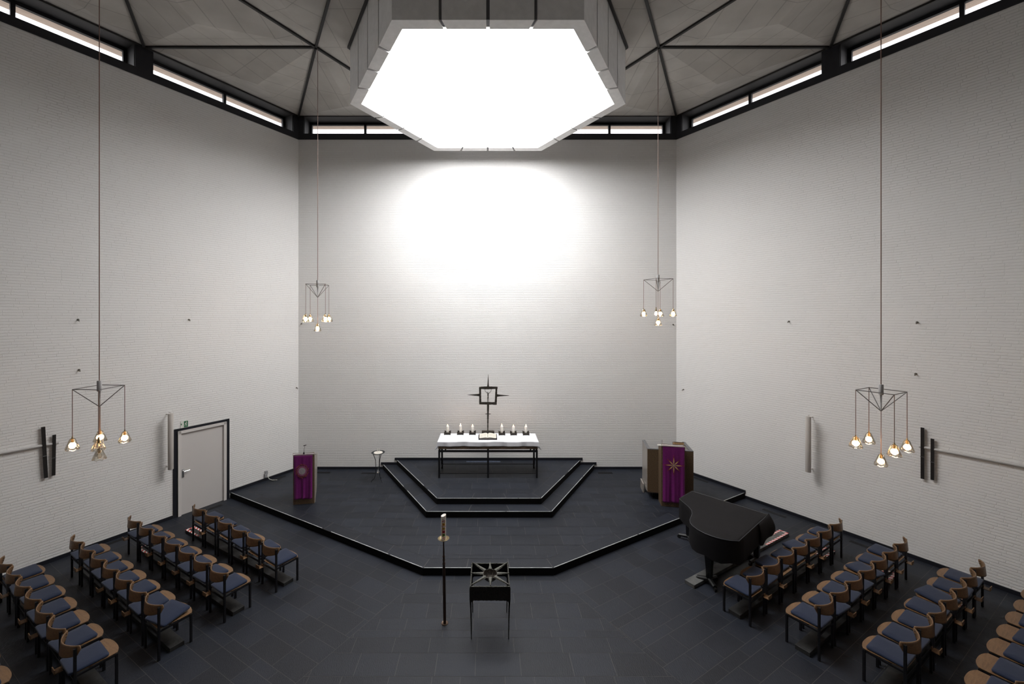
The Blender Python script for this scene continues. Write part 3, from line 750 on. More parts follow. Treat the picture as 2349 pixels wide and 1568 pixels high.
def make_cushion():
    m = MB(); w2, d2, h = .210, .200, .036
    def f(u_, v_): pass
    n = 14; V3 = []; Fc = []
    def sq(x, y, k): # rounded square taper
        return (x*k, y*k)
    rings = [(.0, .955), (.006, .99), (.018, 1.0), (.030, .985), (.036, .93)]
    per = []
    for cxn, cyn, a0 in ((1, 1, 0), (-1, 1, 90), (-1, -1, 180), (1, -1, 270)):
        for t in range(5):
            an = math.radians(a0+t*22.5); per.append((cxn*(w2-.03)+.03*math.cos(an), cyn*(d2-.03)+.03*math.sin(an)))
    for z, k in rings:
        for x, y in per: V3.append((x*k, y*k, z))
    np_ = len(per)
    for j in range(len(rings)-1):
        for i in range(np_): Fc.append((j*np_+i, j*np_+(i+1) % np_, (j+1)*np_+(i+1) % np_, (j+1)*np_+i))
    Fc.append(tuple(range(np_-1, -1, -1)))
    c0 = len(V3)
    for i in range(np_): x, y = per[i]; V3.append((x*.55, y*.55, .041))
    for i in range(np_): Fc.append(((len(rings)-1)*np_+i, (len(rings)-1)*np_+(i+1) % np_, c0+(i+1) % np_, c0+i))
    Fc.append(tuple(c0+i for i in range(np_)))
    m.add(V3, Fc); return m.build('seat_cushion', NAVY, smooth=True, angle=50)
chair0 = make_chair(); cush0 = make_cushion()
def add_holder(c, s):
    m = MB(); x = s*.21
    m.box((x-.055, -.300, .335), (x+.055, -.222, .345)); m.box((x-.055, -.306, .335), (x+.055, -.296, .395)); m.box((x-.02, -.225, .335), (x+.02, -.21, .38))
    return m.build('book_holder', OAK, c, bevel=.002)
ORD = ['first', 'second', 'third', 'fourth', 'fifth', 'sixth', 'seventh', 'eighth']
ROWN = ['front row', 'second row', 'third row', 'fourth row', 'fifth row']
first = [True]
def chair_row(side_, row, p0, p1, n, th, slide, special={}, holders=(), skip=(), numoff=0):
    """p0, p1: rear legs at the two ends (left end, right end), chairs facing the altar"""
    p0, p1 = Vector(p0), Vector(p1); u_ = (p1-p0).normalized(); L = (p1-p0).length
    v_ = Vector((-u_.y, u_.x)); ang = math.atan2(u_.y, u_.x); pitch = (L-.45)/(n-1)
    for i in range(n):
        if i in skip: continue
        c2 = p0+u_*(.225+i*pitch)+v_*.205
        if first[0]: ch, cu = chair0, cush0; first[0] = False
        else: ch, cu = copy_tree(chair0), copy_tree(cush0)
        a_ = ang+rng.uniform(-.012, .012); ch.location = (c2.x, c2.y, 0); ch.rotation_euler = (0, 0, a_)
        k = (i if side_ == 'left' else n-1-i)+numoff
        who = '%s chair from the wall, %s, %s block' % (ORD[k], ROWN[row], side_)
        tag(ch, 'oak seated black steel chair, %s' % who.replace(' chair', ''), 'chair', 'chairs in the %s of the %s block' % (ROWN[row], side_))
        sp = special.get(i, (rng.uniform(-.05, .05), rng.uniform(-.015, .015), slide+rng.uniform(-.03, .03), 0, 0))
        rot, dx, dy, tx, ty = sp
        off = Matrix.Rotation(a_, 2) @ Vector((dx, dy))
        cu.location = (c2.x+off.x, c2.y+off.y, .4425+abs(tx)*.19+abs(ty)*.19); cu.rotation_euler = (tx, ty, a_+rot)
        tag(cu, 'navy cushion lying on the %s' % who, 'cushion', 'navy seat cushions in the %s of the %s block' % (ROWN[row], side_))
        if i in holders: pending.append((ch, -1 if side_ == 'left' else 1))
pending = []
R_ = math.radians
chair_row('left', 0, (-6.47, 9.20), (-3.774, 7.483), 6, 0, .02, {0: (.02, 0, .03, .05, 0), 4: (-.03, .01, .02, 0, .04), 3: (.0, 0, -.03, 0, .05)}, (1, 4, 5))
chair_row('left', 1, (-7.44, 8.68), (-4.238, 6.747), 7, 0, -.015, {4: (.0, 0, -.05, 0, 0)}, (0, 2, 3, 4, 5, 6))
chair_row('left', 2, (-7.865, 7.92), (-4.71, 6.0), 7, 0, -.03, {6: (.22, 0, -.005, .09, .05)}, (1, 3, 4, 5))
chair_row('left', 3, (-8.39, 7.22), (-5.18, 5.255), 7, 0, -.03, {0: (0, 0, .01, 0, 0), 2: (.02, 0, 0, 0, 0), 4: (-.02, 0, -.055, 0, 0), 5: (.08, 0, -.03, 0, 0)}, (0, 1, 3, 4, 6))
chair_row('left', 4, (-8.88, 6.46), (-5.65, 4.52), 7, 0, -.03, {}, (), (0, 1, 2, 6))
chair_row('right', 0, (4.183, 6.665), (7.25, 8.57), 7, 0, .02, {3: (0, 0, .02, 0, 0), 2: (-.03, 0, .05, .04, 0), 4: (-.12, -.02, .04, .05, .03)}, (0, 1, 3, 4))
chair_row('right', 1, (4.753, 6.0), (7.85, 7.85), 7, 0, -.01, {1: (-.05, .02, -.05, 0, 0), 4: (-.18, 0, 0, .03, .03), 6: (0, 0, .03, .03, 0)}, (1, 2, 3, 4, 5, 6))
chair_row('right', 2, (5.31, 5.315), (8.42, 7.12), 7, 0, 0, {4: (-.17, -.01, .04, .06, 0), 5: (.03, 0, -.02, 0, 0), 6: (.03, 0, -.035, 0, 0)}, (1, 3, 4, 5, 6))
chair_row('right', 3, (6.06, 4.74), (9.17, 6.55), 7, 0, -.08, {6: (.2, .03, -.06, 0, 0), 5: (.0, 0, -.10, 0, 0)}, (), ())
for ch, s in pending: add_holder(ch, s)

# planks under the rows
def plank(pn, pf, wv, top, lab, tape=None, M=PLANK):
    """pn, pf: near and far end of the edge on the altar side; wv: unit vector across"""
    pn, pf = Vector(pn), Vector(pf); e = pf-pn; L = e.length; rz = math.atan2(e.y, e.x); e.normalize()
    sgn = 1 if (Vector((-e.y, e.x)).dot(Vector(wv)) > 0) else -1; wd = .19*sgn
    o = empty('floor_plank', (pn.x, pn.y, 0), rz); tag(o, lab, 'plank', 'low planks under the chair rows and the piano')
    m = MB(); m.box((0, min(0, wd), 0.002), (L, max(0, wd), top)); m.build('board', M, o, bevel=.004)
    if tape:
        m = MB(); t = top+.0015; w1 = .045*sgn
        for y_0, y_1 in ((0, w1), (wd-w1, wd)): m.box((L-tape, min(y_0, y_1), top-.0005), (L, max(y_0, y_1), t))
        m.box((L-.05, min(0, wd)+.02, top-.0005), (L-.001, max(0, wd)-.02, t+.0008)); m.build('warning_tape', TAPE, o).data.name = 'warning_tape'
    return o
uL = Vector((.857, -.515)); vL = Vector((.515, .857)); uR = Vector((.857, .515)); vR = Vector((-.515, .857))
def left_plank(corner, back_, L, lab, tape): c = Vector(corner); plank(c, c-uL*L, -vL, .065, lab, tape)
left_plank((-3.615, 7.795), 0, 3.70, 'low dark plank under the front row of the left block, striped tape at its wall end', .55)
left_plank((-4.09, 7.05), 0, 3.70, 'low dark plank under the second row of the left block, striped tape at its wall end', .55)
left_plank((-4.56, 6.30), 0, 3.60, 'low dark plank under the third row of the left block', 0)
left_plank((-5.03, 5.55), 0, 3.60, 'low dark plank under the fourth row of the left block', 0)
def right_plank(corner, L, lab, tape, M=PLANK): c = Vector(corner); plank(c, c+uR*L, -vR, .065, lab, tape, M)
right_plank((4.02, 6.98), 3.62, 'low dark plank under the front row of the right block, striped tape at its wall end', .5)
right_plank((4.57, 6.22), 3.6, 'low dark plank under the second row of the right block, striped tape at its wall end', .5)
right_plank((5.14, 5.56), 3.6, 'low dark plank under the third row of the right block', .5)
right_plank((3.65, 7.74), 3.52, 'low worn grey plank passing under the covered grand piano with striped tape at its far end', .95, PLANKGREY)

# ------------------------------------------------------------------ grand piano under a black cover
piano = empty('grand_piano', (4.6, 8.2, 0)); tag(piano, 'small grand piano under a black fabric cover in front of the pulpit', 'piano')
pc = Vector((4.6, 8.2))
out = [(4.385, 7.30), (4.25, 7.315), (4.12, 7.37), (4.01, 7.455), (3.926, 7.556), (3.865, 7.69), (3.84, 7.835), (3.855, 7.95), (3.90, 8.06), (3.99, 8.19), (4.07, 8.31), (4.125, 8.45), (4.14, 8.60), (4.13, 8.80), (4.12, 8.98),
       (4.22, 9.075), (4.35, 9.18), (4.47, 9.28), (4.585, 9.375), (4.80, 9.13), (5.05, 8.835), (5.30, 8.545), (5.54, 8.27), (5.33, 8.09), (5.10, 7.90), (4.85, 7.69), (4.60, 7.48)]
out = [Vector(p)-pc for p in out]; n = len(out); zt = 1.02
cen = sum(out, Vector((0, 0)))/n; V3 = []; Fc = []
hemz = lambda i: .60+.02*math.sin(i*1.9)
prof = [(0, .0), (.0, -.012), (.012, -.05), (.012, -.2), (.016, None)]
nr = [(out[i]-out[i-1]).normalized() for i in range(n)]
def nrm(i):
    e_ = (out[(i+1) % n]-out[i-1]).normalized(); v = Vector((e_.y, -e_.x)); return v if v.dot(out[i]-cen) > 0 else -v
levels = [(-.22, .012), (-.04, .004), (-.008, 0), (0, -.012), (.006, -.08), (.008, -.24), (.012, None)]
for lv, (off, dz) in enumerate(levels):
    for i in range(n):
        fold = .010*math.sin(i*2.3+lv*.4)*(lv-3)/3 if lv > 3 else 0
        if off < -.1: p = cen+(out[i]-cen)*.62
        else: p = out[i]+nrm(i)*(off+fold)
        V3.append((p.x, p.y, zt+dz if dz is not None else hemz(i)))
for lv in range(len(levels)-1):
    for i in range(n): Fc.append((lv*n+i, lv*n+(i+1) % n, (lv+1)*n+(i+1) % n, (lv+1)*n+i))
Fc.append(tuple(range(n))); m = MB(); m.add(V3, Fc); m.build('fabric_cover', COVER, piano, smooth=True, angle=60)
m = MB()                        # stitched piping round the top of the cover
ring3 = [(p.x+nrm(i).x*.002, p.y+nrm(i).y*.002, zt-.004) for i, p in enumerate(out)]; m.tube(ring3+[ring3[0]], .006, 6, cap=False)
m.build('piping', mat('cover_piping', (.028, .030, .036), .5), piano, smooth=True)
# keyboard end of the cover hangs a little further out
m = MB(); a_, b_ = Vector((5.12, 7.905))-pc, Vector((5.545, 8.262))-pc; e_ = (b_-a_).normalized(); q_ = Vector((e_.y, -e_.x))
def flap(u_, v_):
    p = a_.lerp(b_, u_)+q_*(.004+.115*math.sin(PI*min(1, v_*.85))*(.35+.65*u_)+.010*v_*math.sin(u_*9)); return (p.x, p.y, zt-.008+.035*u_**4*(1-v_)-(.40+.03*math.sin(u_*6))*v_)
m.grid(flap, 12, 8); m.build('cover_flap', COVER, piano, smooth=True, solid=.004)
m = MB(); body = [cen+(p-cen)*.95 for p in out]; m.prism([tuple(p) for p in body], .66, .985); m.build('case', LACQUER, piano)
for k, (x, y) in enumerate(((4.09, 7.71), (5.38, 8.36), (4.43, 9.20))):
    x -= pc.x; y -= pc.y
    m = MB(); m.lathe([(.0, .11), (.055, .11), (.062, .14), (.068, .30), (.098, .62), (.102, .68), (0, .68)], 4); lg = m.build('leg', LACQUER, piano, bevel=.004)
    lg.location = (x, y, 0); lg.rotation_euler = (0, 0, .7+PI/4)
    m = MB()
    for j in range(3):
        an = .5+j*2*PI/3+k; dx, dy = math.cos(an), math.sin(an)
        m.tube([(x, y, .10), (x+dx*.1, y+dy*.1, .085), (x+dx*.2, y+dy*.2, .075)], [.042, .038, .034], 8)
    m.lathe([(0, .07), (.045, .07), (.045, .12), (0, .13)], 14, (x, y, 0)); bs = m.build('caster_base', RUBBER, piano, smooth=True)
    for j in range(3):
        m = MB(); an = .5+j*2*PI/3+k; dx, dy = math.cos(an), math.sin(an); p = Vector((x+dx*.2, y+dy*.2, .038)); s_ = Vector((-dy, dx, 0))*.018
        m.tube([p-s_, p+s_], .037, 14); m.build('caster', RUBBER, piano, smooth=True)
    m = MB(); m.lathe([(.028, .12), (.034, .125), (.034, .15), (.028, .155)], 14, (x, y, 0)); m.build('brass_ferrule', CHROME, piano, smooth=True)

# ------------------------------------------------------------------ altar
za = .42; ax = .018; yf, yb = 11.69, 12.42
altar = empty('altar_table', (ax, (yf+yb)/2, za)); tag(altar, 'long altar table with a black steel frame and brown stone top on the upper step', 'altar')
hd = (yb-yf)/2; HW = 1.387
m = MB(); m.box((-HW-.0, -hd-.02, .805), (HW, hd+.03, .985)); m.mi = 0
m = MB(); m.box((-HW, -hd-.03, .805), (HW, hd+.03, 1.008)); m.build('stone_top', TABLESTONE, altar, bevel=.006)
for sy in (-1, 1):
    for x in (-HW+.025, 0, HW-.025):
        if sy == 1 and x == 0: continue
        m = MB(); m.box((x-.025, sy*hd-.025, 0), (x+.025, sy*hd+.025, .805 if x == 0 else .765)); m.build('leg', STEELBLACK, altar)
m = MB()
for sy in (-1, 1): m.box((-HW, sy*hd-.026, .715), (HW, sy*hd+.026, .765))
for sx_ in (-1, 1): m.box((sx_*HW-.05*(sx_ > 0), -hd, .715), (sx_*HW+.05*(sx_ < 0), hd, .765))
for x in (-HW+.03, -HW+.20, HW-.20, HW-.03):
    for sy in (-1, 1): m.box((x-.02, sy*hd-.02, .765), (x+.02, sy*hd+.02, .806))
m.build('top_frame', STEELBLACK, altar)
m = MB()
for sy in (-1, 1): m.box((-HW, sy*hd-.008, .115), (HW, sy*hd+.008, .133))
for sx_ in (-1, 1): m.box((sx_*(HW-.025)-.008, -hd, .115), (sx_*(HW-.025)+.008, hd, .133))
m.build('stretcher', STEELBLACK, altar)
# linen
m = MB(); TW, TD = HW+.015, hd+.045; zt_ = 1.017
nu, nv = 90, 34
def cloth(u_, v_):
    LX_ = TW+.16; LY_ = TD+.130
    x = (-1+2*u_)*LX_; y = (-1+2*v_)*LY_; z = zt_
    ox_ = max(0, abs(x)-TW); oy_ = max(0, abs(y)-TD)
    X_, Y_ = x, y
    if ox_ > 0: X_ = math.copysign(TW+.006+.10*ox_+.022*(ox_/.16)*math.sin(y*9+1), x); z -= ox_*1.15
    if oy_ > 0:
        Y_ = math.copysign(TD+.005+.007*math.sin(x*11)*(oy_/.13)+.006*math.sin(x*23+1)*(oy_/.13), y); z -= oy_*1.02-.004*math.sin(x*7)
    if ox_ > 0 and oy_ > 0: z = zt_-max(ox_, oy_)*1.15-.35*min(ox_, oy_); X_ += math.copysign(.3*min(ox_, oy_), x)
    return (X_, Y_, z)
def cu(u_, v_): return cloth(u_, v_)
m.grid(cu, 121, 61); cl = m.build('altar_cloth', LINEN, smooth=True, angle=80, solid=.003); cl.location = altar.location
tag(cl, 'white linen cloth covering the altar table', 'tablecloth')
ZT = za+zt_+.002
# candle holders and candles
hold0 = None
names = ['outermost on the left end of the altar', 'in the middle of the three left of the cross', 'just left of the cross', 'just right of the cross', 'in the middle of the three right of the cross', 'outermost on the right end of the altar']
for i, (px, py, hh, hc) in enumerate(((1026, 997.3, .205, .02), (1056, 997.3, .215, .06), (1083.8, 997.3, .20, .04), (1151.4, 998.3, .215, .06), (1178.3, 998.3, .20, .03), (1207.1, 998.3, .205, .05))):
    p = P(px, py, ZT); c = Vector((p.x, p.y+.10, ZT))
    o = empty('candle_holder', c, rng.uniform(-.04, .04)); tag(o, 'low square bronze candle holder, %s' % names[i], 'candle holder', 'bronze candle holders on the altar')
    m = MB(); m.box((-.085, -.085, .018), (.085, .085, .034)); m.box((-.07, -.07, 0), (.07, .07, .018)); m.build('tray', BRONZE, o, bevel=.003)
    m = MB(); s = .082
    for a0, b0 in (((-s-.008, -s-.006), (s+.008, -s+.006)), ((-s-.008, s-.006), (s+.008, s+.006)), ((-s-.006, -s), (-s+.006, s)), ((s-.006, -s), (s+.006, s))): m.box((*a0, .034), (*b0, .070))
    m.build('rim', BRONZE, o, bevel=.002)
    for sx_ in (-1, 1):
        for sy in (-1, 1): m = MB(); m.box((sx_*s-.013, sy*s-.013, 0), (sx_*s+.013, sy*s+.013, .086)); m.build('corner_post', BRONZE, o, bevel=.003)
    cd_ = empty('candle', c+Vector((0, 0, .034))); tag(cd_, 'lit white pillar candle, %s' % names[i], 'candle', 'lit pillar candles on the altar')
    m = MB(); m.lathe([(0, 0), (.038, 0), (.039, .01), (.038, hh-.01), (.033, hh), (.022, hh-.006), (.008, hh-.012), (0, hh-.012)], 24); m.build('wax', WAX, cd_, smooth=True)
    m = MB(); m.tube([(0, 0, hh-.014), (.001, 0, hh+.004)], .0018, 6); m.build('wick', RISER, cd_)
    f_ = .8+hc*9; m = MB(); m.lathe([(0, -.006), (.007, 0), (.0105, .010), (.0088, .022*f_), (.004, .038*f_), (0, .05*f_)], 12, (0, 0, hh+.001)); m.build('flame', FLAME, cd_, smooth=True)
# missal on its little stand
bk = empty('book_stand', (.012, 11.98, ZT)); tag(bk, 'low black wire book stand in the middle of the altar', 'book stand')
m = MB(); tilt = .13
Mt = Matrix.Rotation(tilt, 4, 'X')
m.box((-.255, -.16, .03), (.255, .16, .036), Mt)
for x in (-.255, .255): m.tube([(x, -.165, .0), (x, -.165, .045), (x, .16, .075), (x, .16, 0)], .006, 8)
m.tube([(-.255, -.165, .042), (.255, -.165, .042)], .006, 8)
for i in range(9): m.tube([(-.268, -.14+i*.035, .045), (-.255, -.14+i*.035, .045)], .005, 6)
m.build('frame', STEELBLACK, bk)
ob = empty('open_book', (.012, 11.98, ZT+.045)); ob.rotation_euler = (tilt, 0, 0); tag(ob, 'large open book lying on its stand in the middle of the altar', 'book')
m = MB(); m.box((-.25, -.155, -.004), (.25, .165, 0)); m.build('cover', LEATHER, ob)
def page(s):
    def f(u_, v_):
        x = s*(.003+.235*u_); z = .014+.034*math.sin(PI*min(1, u_*1.02)**.55)*(1-.35*u_)
        return (x, -.145+.30*v_, z)
    return f
for s in (-1, 1):
    m = MB(); K = 12
    top = [page(s)(i/K, 0) for i in range(K+1)]
    poly = [(p[0], p[2]) for p in top]+[(s*.238, .001), (s*.003, .001)]
    nn = len(poly); V3 = [(x, -.145, z) for x, z in poly]+[(x, .155, z) for x, z in poly]
    m.add(V3, [tuple(range(nn)), tuple(range(2*nn-1, nn-1, -1))]+[(i, (i+1) % nn, nn+(i+1) % nn, nn+i) for i in range(nn)])
    pg = m.build('pages', PAPER, ob, smooth=True, angle=40)
    m = MB()
    for r_ in range(9):
        y = .115-.026*r_
        for c_ in (0, 1):
            u0, u1 = (.16, .50) if c_ == 0 else (.55, .90)
            for q in range(4):
                ua, ub = u0+(u1-u0)*q/4, u0+(u1-u0)*(q+1)/4
                A_, B_ = page(s)(ua, 0), page(s)(ub, 0); m.add([(A_[0], y-.004, A_[2]+.0012), (B_[0], y-.004, B_[2]+.0012), (B_[0], y+.004, B_[2]+.0012), (A_[0], y+.004, A_[2]+.0012)], [(0, 1, 2, 3)])
    m.build('printed_lines', PRINT, pg)
m = MB(); m.box((-.008, -.19, -.003), (.012, -.14, .02)); m.build('ribbon', LEATHER, ob)

# cross
cz = ZT; cr_ = empty('altar_cross', (.02, 12.36, cz)); tag(cr_, 'rough bronze cross with a square open frame standing at the back of the altar', 'cross')
def rough(m, seed, amp):
    r2 = random.Random(seed)
    m.v = [tuple(c+r2.uniform(-amp, amp) for c in v) for v in m.v]; return m
m = MB(); m.box((-.185, -.06, 0), (.185, .06, .105)); m.build('base_block', BRONZE, cr_, bevel=.008)
def zz(py): return ZC-(py-Y0)*12.36/F-cz
def rbar(m, pts, wd, dp):      # bar of varying width in the xz plane
    n_ = len(pts); V3 = []
    for i, (x, z) in enumerate(pts):
        q = Vector(pts[min(i+1, n_-1)])-Vector(pts[max(i-1, 0)]); q.normalize(); nx, nz = -q.y, q.x; w_ = wd[i]/2; d_ = dp[i]/2
        V3 += [(x+nx*w_, -d_, z+nz*w_), (x-nx*w_, -d_, z-nz*w_), (x-nx*w_, d_, z-nz*w_), (x+nx*w_, d_, z+nz*w_)]
    Fc = [(0, 1, 2, 3), tuple(4*(n_-1)+k for k in (3, 2, 1, 0))]
    for i in range(n_-1):
        for k in range(4): Fc.append((4*i+k, 4*i+(k+1) % 4, 4*i+4+(k+1) % 4, 4*i+4+k))
    m.add(V3, Fc)
def lin(a, b, n_): return [(a[0]+(b[0]-a[0])*i/(n_-1), a[1]+(b[1]-a[1])*i/(n_-1)) for i in range(n_)]
jit = random.Random(3)
def ws(a, b, n_, j=.006): return [max(.004, a+(b-a)*i/(n_-1)+jit.uniform(-j, j)) for i in range(n_)]
m = MB(); n_ = 22; rbar(m, lin((-.008, .10), (0, zz(927)), n_), ws(.03, .062, n_), ws(.03, .05, n_)); m.build('shaft', BRONZE, cr_, smooth=True, angle=30)
m = MB(); rbar(m, lin((-.088, zz(948.7)), (.088, zz(949)), 7), [.008, .016, .02, .022, .02, .016, .006], [.02]*7); m.build('small_crossbar', BRONZE, cr_)
zb_, zt2 = zz(924.5), zz(889); xl, xr = -.232, .236
m = MB()
rbar(m, lin((xl-.028, zb_+.004), (xr+.02, zb_-.004), 16), ws(.066, .068, 16), ws(.055, .055, 16)); rbar(m, lin((xl-.03, zt2), (xr+.045, zt2), 16), [.05+.028*math.sin(PI*i/15)+jit.uniform(-.006, .006) for i in range(16)], ws(.055, .055, 16))
rbar(m, lin((xl+.002, zb_-.02), (xl-.004, zt2+.02), 16), ws(.062, .055, 16), ws(.05, .05, 16)); rbar(m, lin((xr-.01, zb_-.02), (xr+.012, zt2+.02), 16), ws(.062, .055, 16), ws(.05, .05, 16))
m.build('square_frame', BRONZE, cr_, smooth=True, angle=30)
m = MB(); rbar(m, lin((.0, zt2+.02), (.005, zz(858)), 12), [.085, .052, .042, .037, .034, .03, .027, .023, .018, .014, .01, .005], ws(.04, .006, 12, 0)); m.build('top_spike', BRONZE, cr_)
m = MB(); rbar(m, lin((xl+.01, zz(905.5)), (-.612, zz(905.3)), 12), [.11, .07, .058, .052, .048, .042, .036, .03, .025, .018, .012, .005], ws(.05, .006, 12, 0)); m.build('side_spike', BRONZE, cr_)
m = MB(); rbar(m, lin((xr-.01, zz(906.5)), (.625, zz(906.6)), 12), [.11, .075, .06, .05, .042, .036, .032, .028, .024, .02, .014, .007], ws(.05, .006, 12, 0)); m.build('side_spike', BRONZE, cr_)
fz = zz(922); m = MB()          # slender figure with raised arms
m.tube([(-.012, 0, fz), (-.015, 0, fz+.07), (-.012, 0, fz+.14)], [.006, .009, .010], 8); m.tube([(.014, 0, fz), (.012, 0, fz+.07), (.008, 0, fz+.14)], [.006, .009, .010], 8)
m.tube([(0, 0, fz+.12), (0, 0, fz+.16), (-.002, 0, fz+.21), (0, 0, fz+.262)], [.017, .014, .019, .017], 10); m.lathe([(0, -.016), (.009, -.01), (.012, 0), (.009, .012), (0, .017)], 10, (-.008, 0, fz+.292))
m.tube([(.0, 0, fz+.265), (-.004, 0, fz+.285)], .007, 8)
m.tube([(-.012, 0, fz+.258), (-.05, 0, fz+.29), (-.085, 0, fz+.335), (-.093, 0, fz+.395)], [.009, .007, .006, .005], 8); m.tube([(.014, 0, fz+.258), (.05, 0, fz+.285), (.09, 0, fz+.335), (.10, 0, fz+.39)], [.009, .007, .006, .005], 8)
m.build('figure', BRONZE, cr_, smooth=True)

# ------------------------------------------------------------------ lecterns
def drape(name, parent_loc, rz, x0, x1, ytop, z1, z0, lab, topback, dy=.012, seed=0):
    o = empty(name, parent_loc, rz); tag(o, lab, 'cloth', 'violet hangings on the lecterns')
    m = MB(); r2 = random.Random(seed); ph = [r2.uniform(0, 6) for _ in range(3)]
    def f(u_, v_):
        x = x0+(x1-x0)*u_; k = max(0, 1-v_*1.0)
        if v_ > .93: t = (v_-.93)/.07; return (x, ytop-dy+t*topback, z1+.004+t*topback*.12)
        h = v_/.93; amp = .017*(1-h)**.8
        return (x+.008*(1-h)*math.sin(5*u_+ph[0]), ytop-dy-amp*(1+math.sin(u_*17+ph[1])*.8+.45*math.sin(u_*31+ph[2])), z0+(z1-z0)*h+.006*math.sin(u_*7+ph[1])*(1-h))
    m.grid(f, 61, 40); m.build('fabric', PURPLE, o, smooth=True, angle=80, solid=.003); return o
def petal(m, c, an, r0, r1, wd, y, tip=1):
    d = Vector((math.cos(an), math.sin(an))); n_ = Vector((-d.y, d.x)); a_ = Vector(c)+d*r0; b_ = Vector(c)+d*r1; mid = a_.lerp(b_, .45)
    pts = [a_, mid-n_*wd/2, b_, mid+n_*wd/2]; m.add([(p.x, y, p.y) for p in pts], [(0, 1, 2, 3)])

# left lectern
LP0 = Vector((-4.935, 10.63)); LP1 = Vector((-4.43, 10.71)); rz = math.atan2((LP1-LP0).y, (LP1-LP0).x); wL = (LP1-LP0).length
lec = empty('lectern', (LP0.x, LP0.y, .14), rz); tag(lec, 'narrow brown granite lectern with a violet hanging at the left of the platform', 'lectern')
m = MB(); H = 1.25; m.box((0, 0, 0), (wL, .045, H)); m.build('front_slab', GRANITE, lec, bevel=.004)
m = MB(); m.add([(.03, .045, 0), (wL-.0, .045, 0), (wL-.0, .12, 0), (.03, .12, 0), (.03, .045, H-.02), (wL, .045, H-.02), (wL, .34, H-.10), (.03, .34, H-.10), (.03, .26, .3), (wL, .26, .3)],
    [(0, 1, 2, 3), (4, 7, 6, 5), (0, 4, 5, 1), (3, 2, 9, 8), (8, 9, 6, 7), (1, 5, 6, 9, 2), (0, 3, 8, 7, 4)]); m.build('body', GRANITEPOL, lec)
m = MB(); m.add([(0, -.015, H), (wL, -.015, H), (wL, .36, H-.09), (0, .36, H-.09), (0, -.015, H+.02), (wL, -.015, H+.02), (wL, .36, H-.07), (0, .36, H-.07)], [(0, 3, 2, 1), (4, 5, 6, 7), (0, 1, 5, 4), (1, 2, 6, 5), (2, 3, 7, 6), (3, 0, 4, 7)]); m.build('reading_board', GRANITEPOL, lec)
m = MB(); m.tube([(0, .0, H+.02), (0, .0, H+.055), (wL, .0, H+.055), (wL, .0, H+.02)], .006, 8); m.build('rail', BRASS, lec)
an = drape('violet_hanging', (LP0.x, LP0.y, .14), rz, .022, wL-.04, -.0, H-.02+.02, .145, 'violet hanging with an embroidered spiral ring on the left lectern', .05, seed=1)
cc = (.23, .86); y_ = -.046
m = MB(); r2 = random.Random(4)
for i in range(56): a0 = 2*PI*i/56; petal(m, (cc[0]+.10*math.cos(a0), cc[1]+.115*math.sin(a0)), a0+1.0+r2.uniform(-.3, .3), .02, .085+r2.uniform(-.02, .03), .012, y_)
m.build('dark_flames', DARKTHREAD, an)
m = MB()
for i in range(44): a0 = 2*PI*(i+.5)/44; petal(m, (cc[0]+.12*math.cos(a0), cc[1]+.14*math.sin(a0)), a0+.9+r2.uniform(-.3, .3), .0, .06+r2.uniform(-.01, .03), .008, y_-.001)
m.build('orange_flames', ORANGETHREAD, an)
def disc(m, c, r, y, n_=40, rz_=1.06): m.add([(c[0]+r*math.cos(2*PI*i/n_), y, c[1]+rz_*r*math.sin(2*PI*i/n_)) for i in range(n_)], [tuple(range(n_))])
m = MB(); disc(m, cc, .122, y_-.002); m.build('rose_ring', ROSETHREAD, an)
m = MB(); disc(m, cc, .083, y_-.003); m.build('silver_disc', SILVERTHREAD, an)
m = MB(); pts = [(cc[0]+(.012+.0105*t)*math.cos(t), y_-.004, cc[1]+(.012+.0105*t)*math.sin(t)*1.05) for t in [i*.3 for i in range(22)]]; m.tube(pts, .0022, 5); m.build('spiral', ROSETHREAD, an)
mic = empty('microphone', (LP0.x+.23, LP0.y+.10, .14+H-.01), rz); tag(mic, 'thin black gooseneck microphone on top of the left lectern', 'microphone')
m = MB(); m.lathe([(0, 0), (.022, 0), (.022, .03), (.012, .07), (0, .07)], 12); m.build('base', STEELBLACK, mic)
m = MB(); m.tube([(0, 0, .06), (.01, -.005, .16), (.03, -.02, .24)], .004, 8); m.build('gooseneck', STEELBLACK, mic)
m = MB(); m.tube([(-.005, -.03, .236), (.065, -.01, .252)], .010, 8); m.build('microphone_head', STEELBLACK, mic)

# pulpit
Q0 = Vector((4.19, 10.95)); rzp = math.radians(-11); 
pul = empty('pulpit', (Q0.x, Q0.y, .14), rzp); tag(pul, 'brown granite pulpit box with a tall front pier at the right of the platform', 'pulpit')
bw, bd, zb0, zb1 = 1.12, .80, .19, 1.31
m = MB(); m.box((0, 0, zb0), (bw, .05, zb1)); m.build('front_panel', GRANITE, pul, bevel=.003)
m = MB(); m.box((0, .05, zb0), (.05, bd, zb1)); m.build('side_panel', GRANITEPOL, pul, bevel=.003)
m = MB(); m.box((bw-.05, .05, zb0), (bw, bd, zb1)); m.build('side_panel', GRANITEPOL, pul, bevel=.003)
m = MB(); m.box((0, 0, zb1), (bw, .075, zb1+.018)); m.box((0, .075, zb1), (.075, bd, zb1+.018)); m.box((bw-.075, .075, zb1), (bw, bd, zb1+.018)); m.build('rim', RIMSTONE, pul)
m = MB(); m.box((.03, .04, zb0-.03), (bw-.03, bd, zb0)); m.build('floor_slab', RIMSTONE, pul)
m = MB(); m.box((.16, .16, 0), (bw-.16, bd-.1, zb0-.03)); m.build('plinth', RISER, pul)
m = MB(); m.box((-.05, .42, 0), (-.015, .80, .24)); m.build('step_side', GRANITEPOL, pul)
m = MB(); px0 = .27; pw = .56; pd = .34
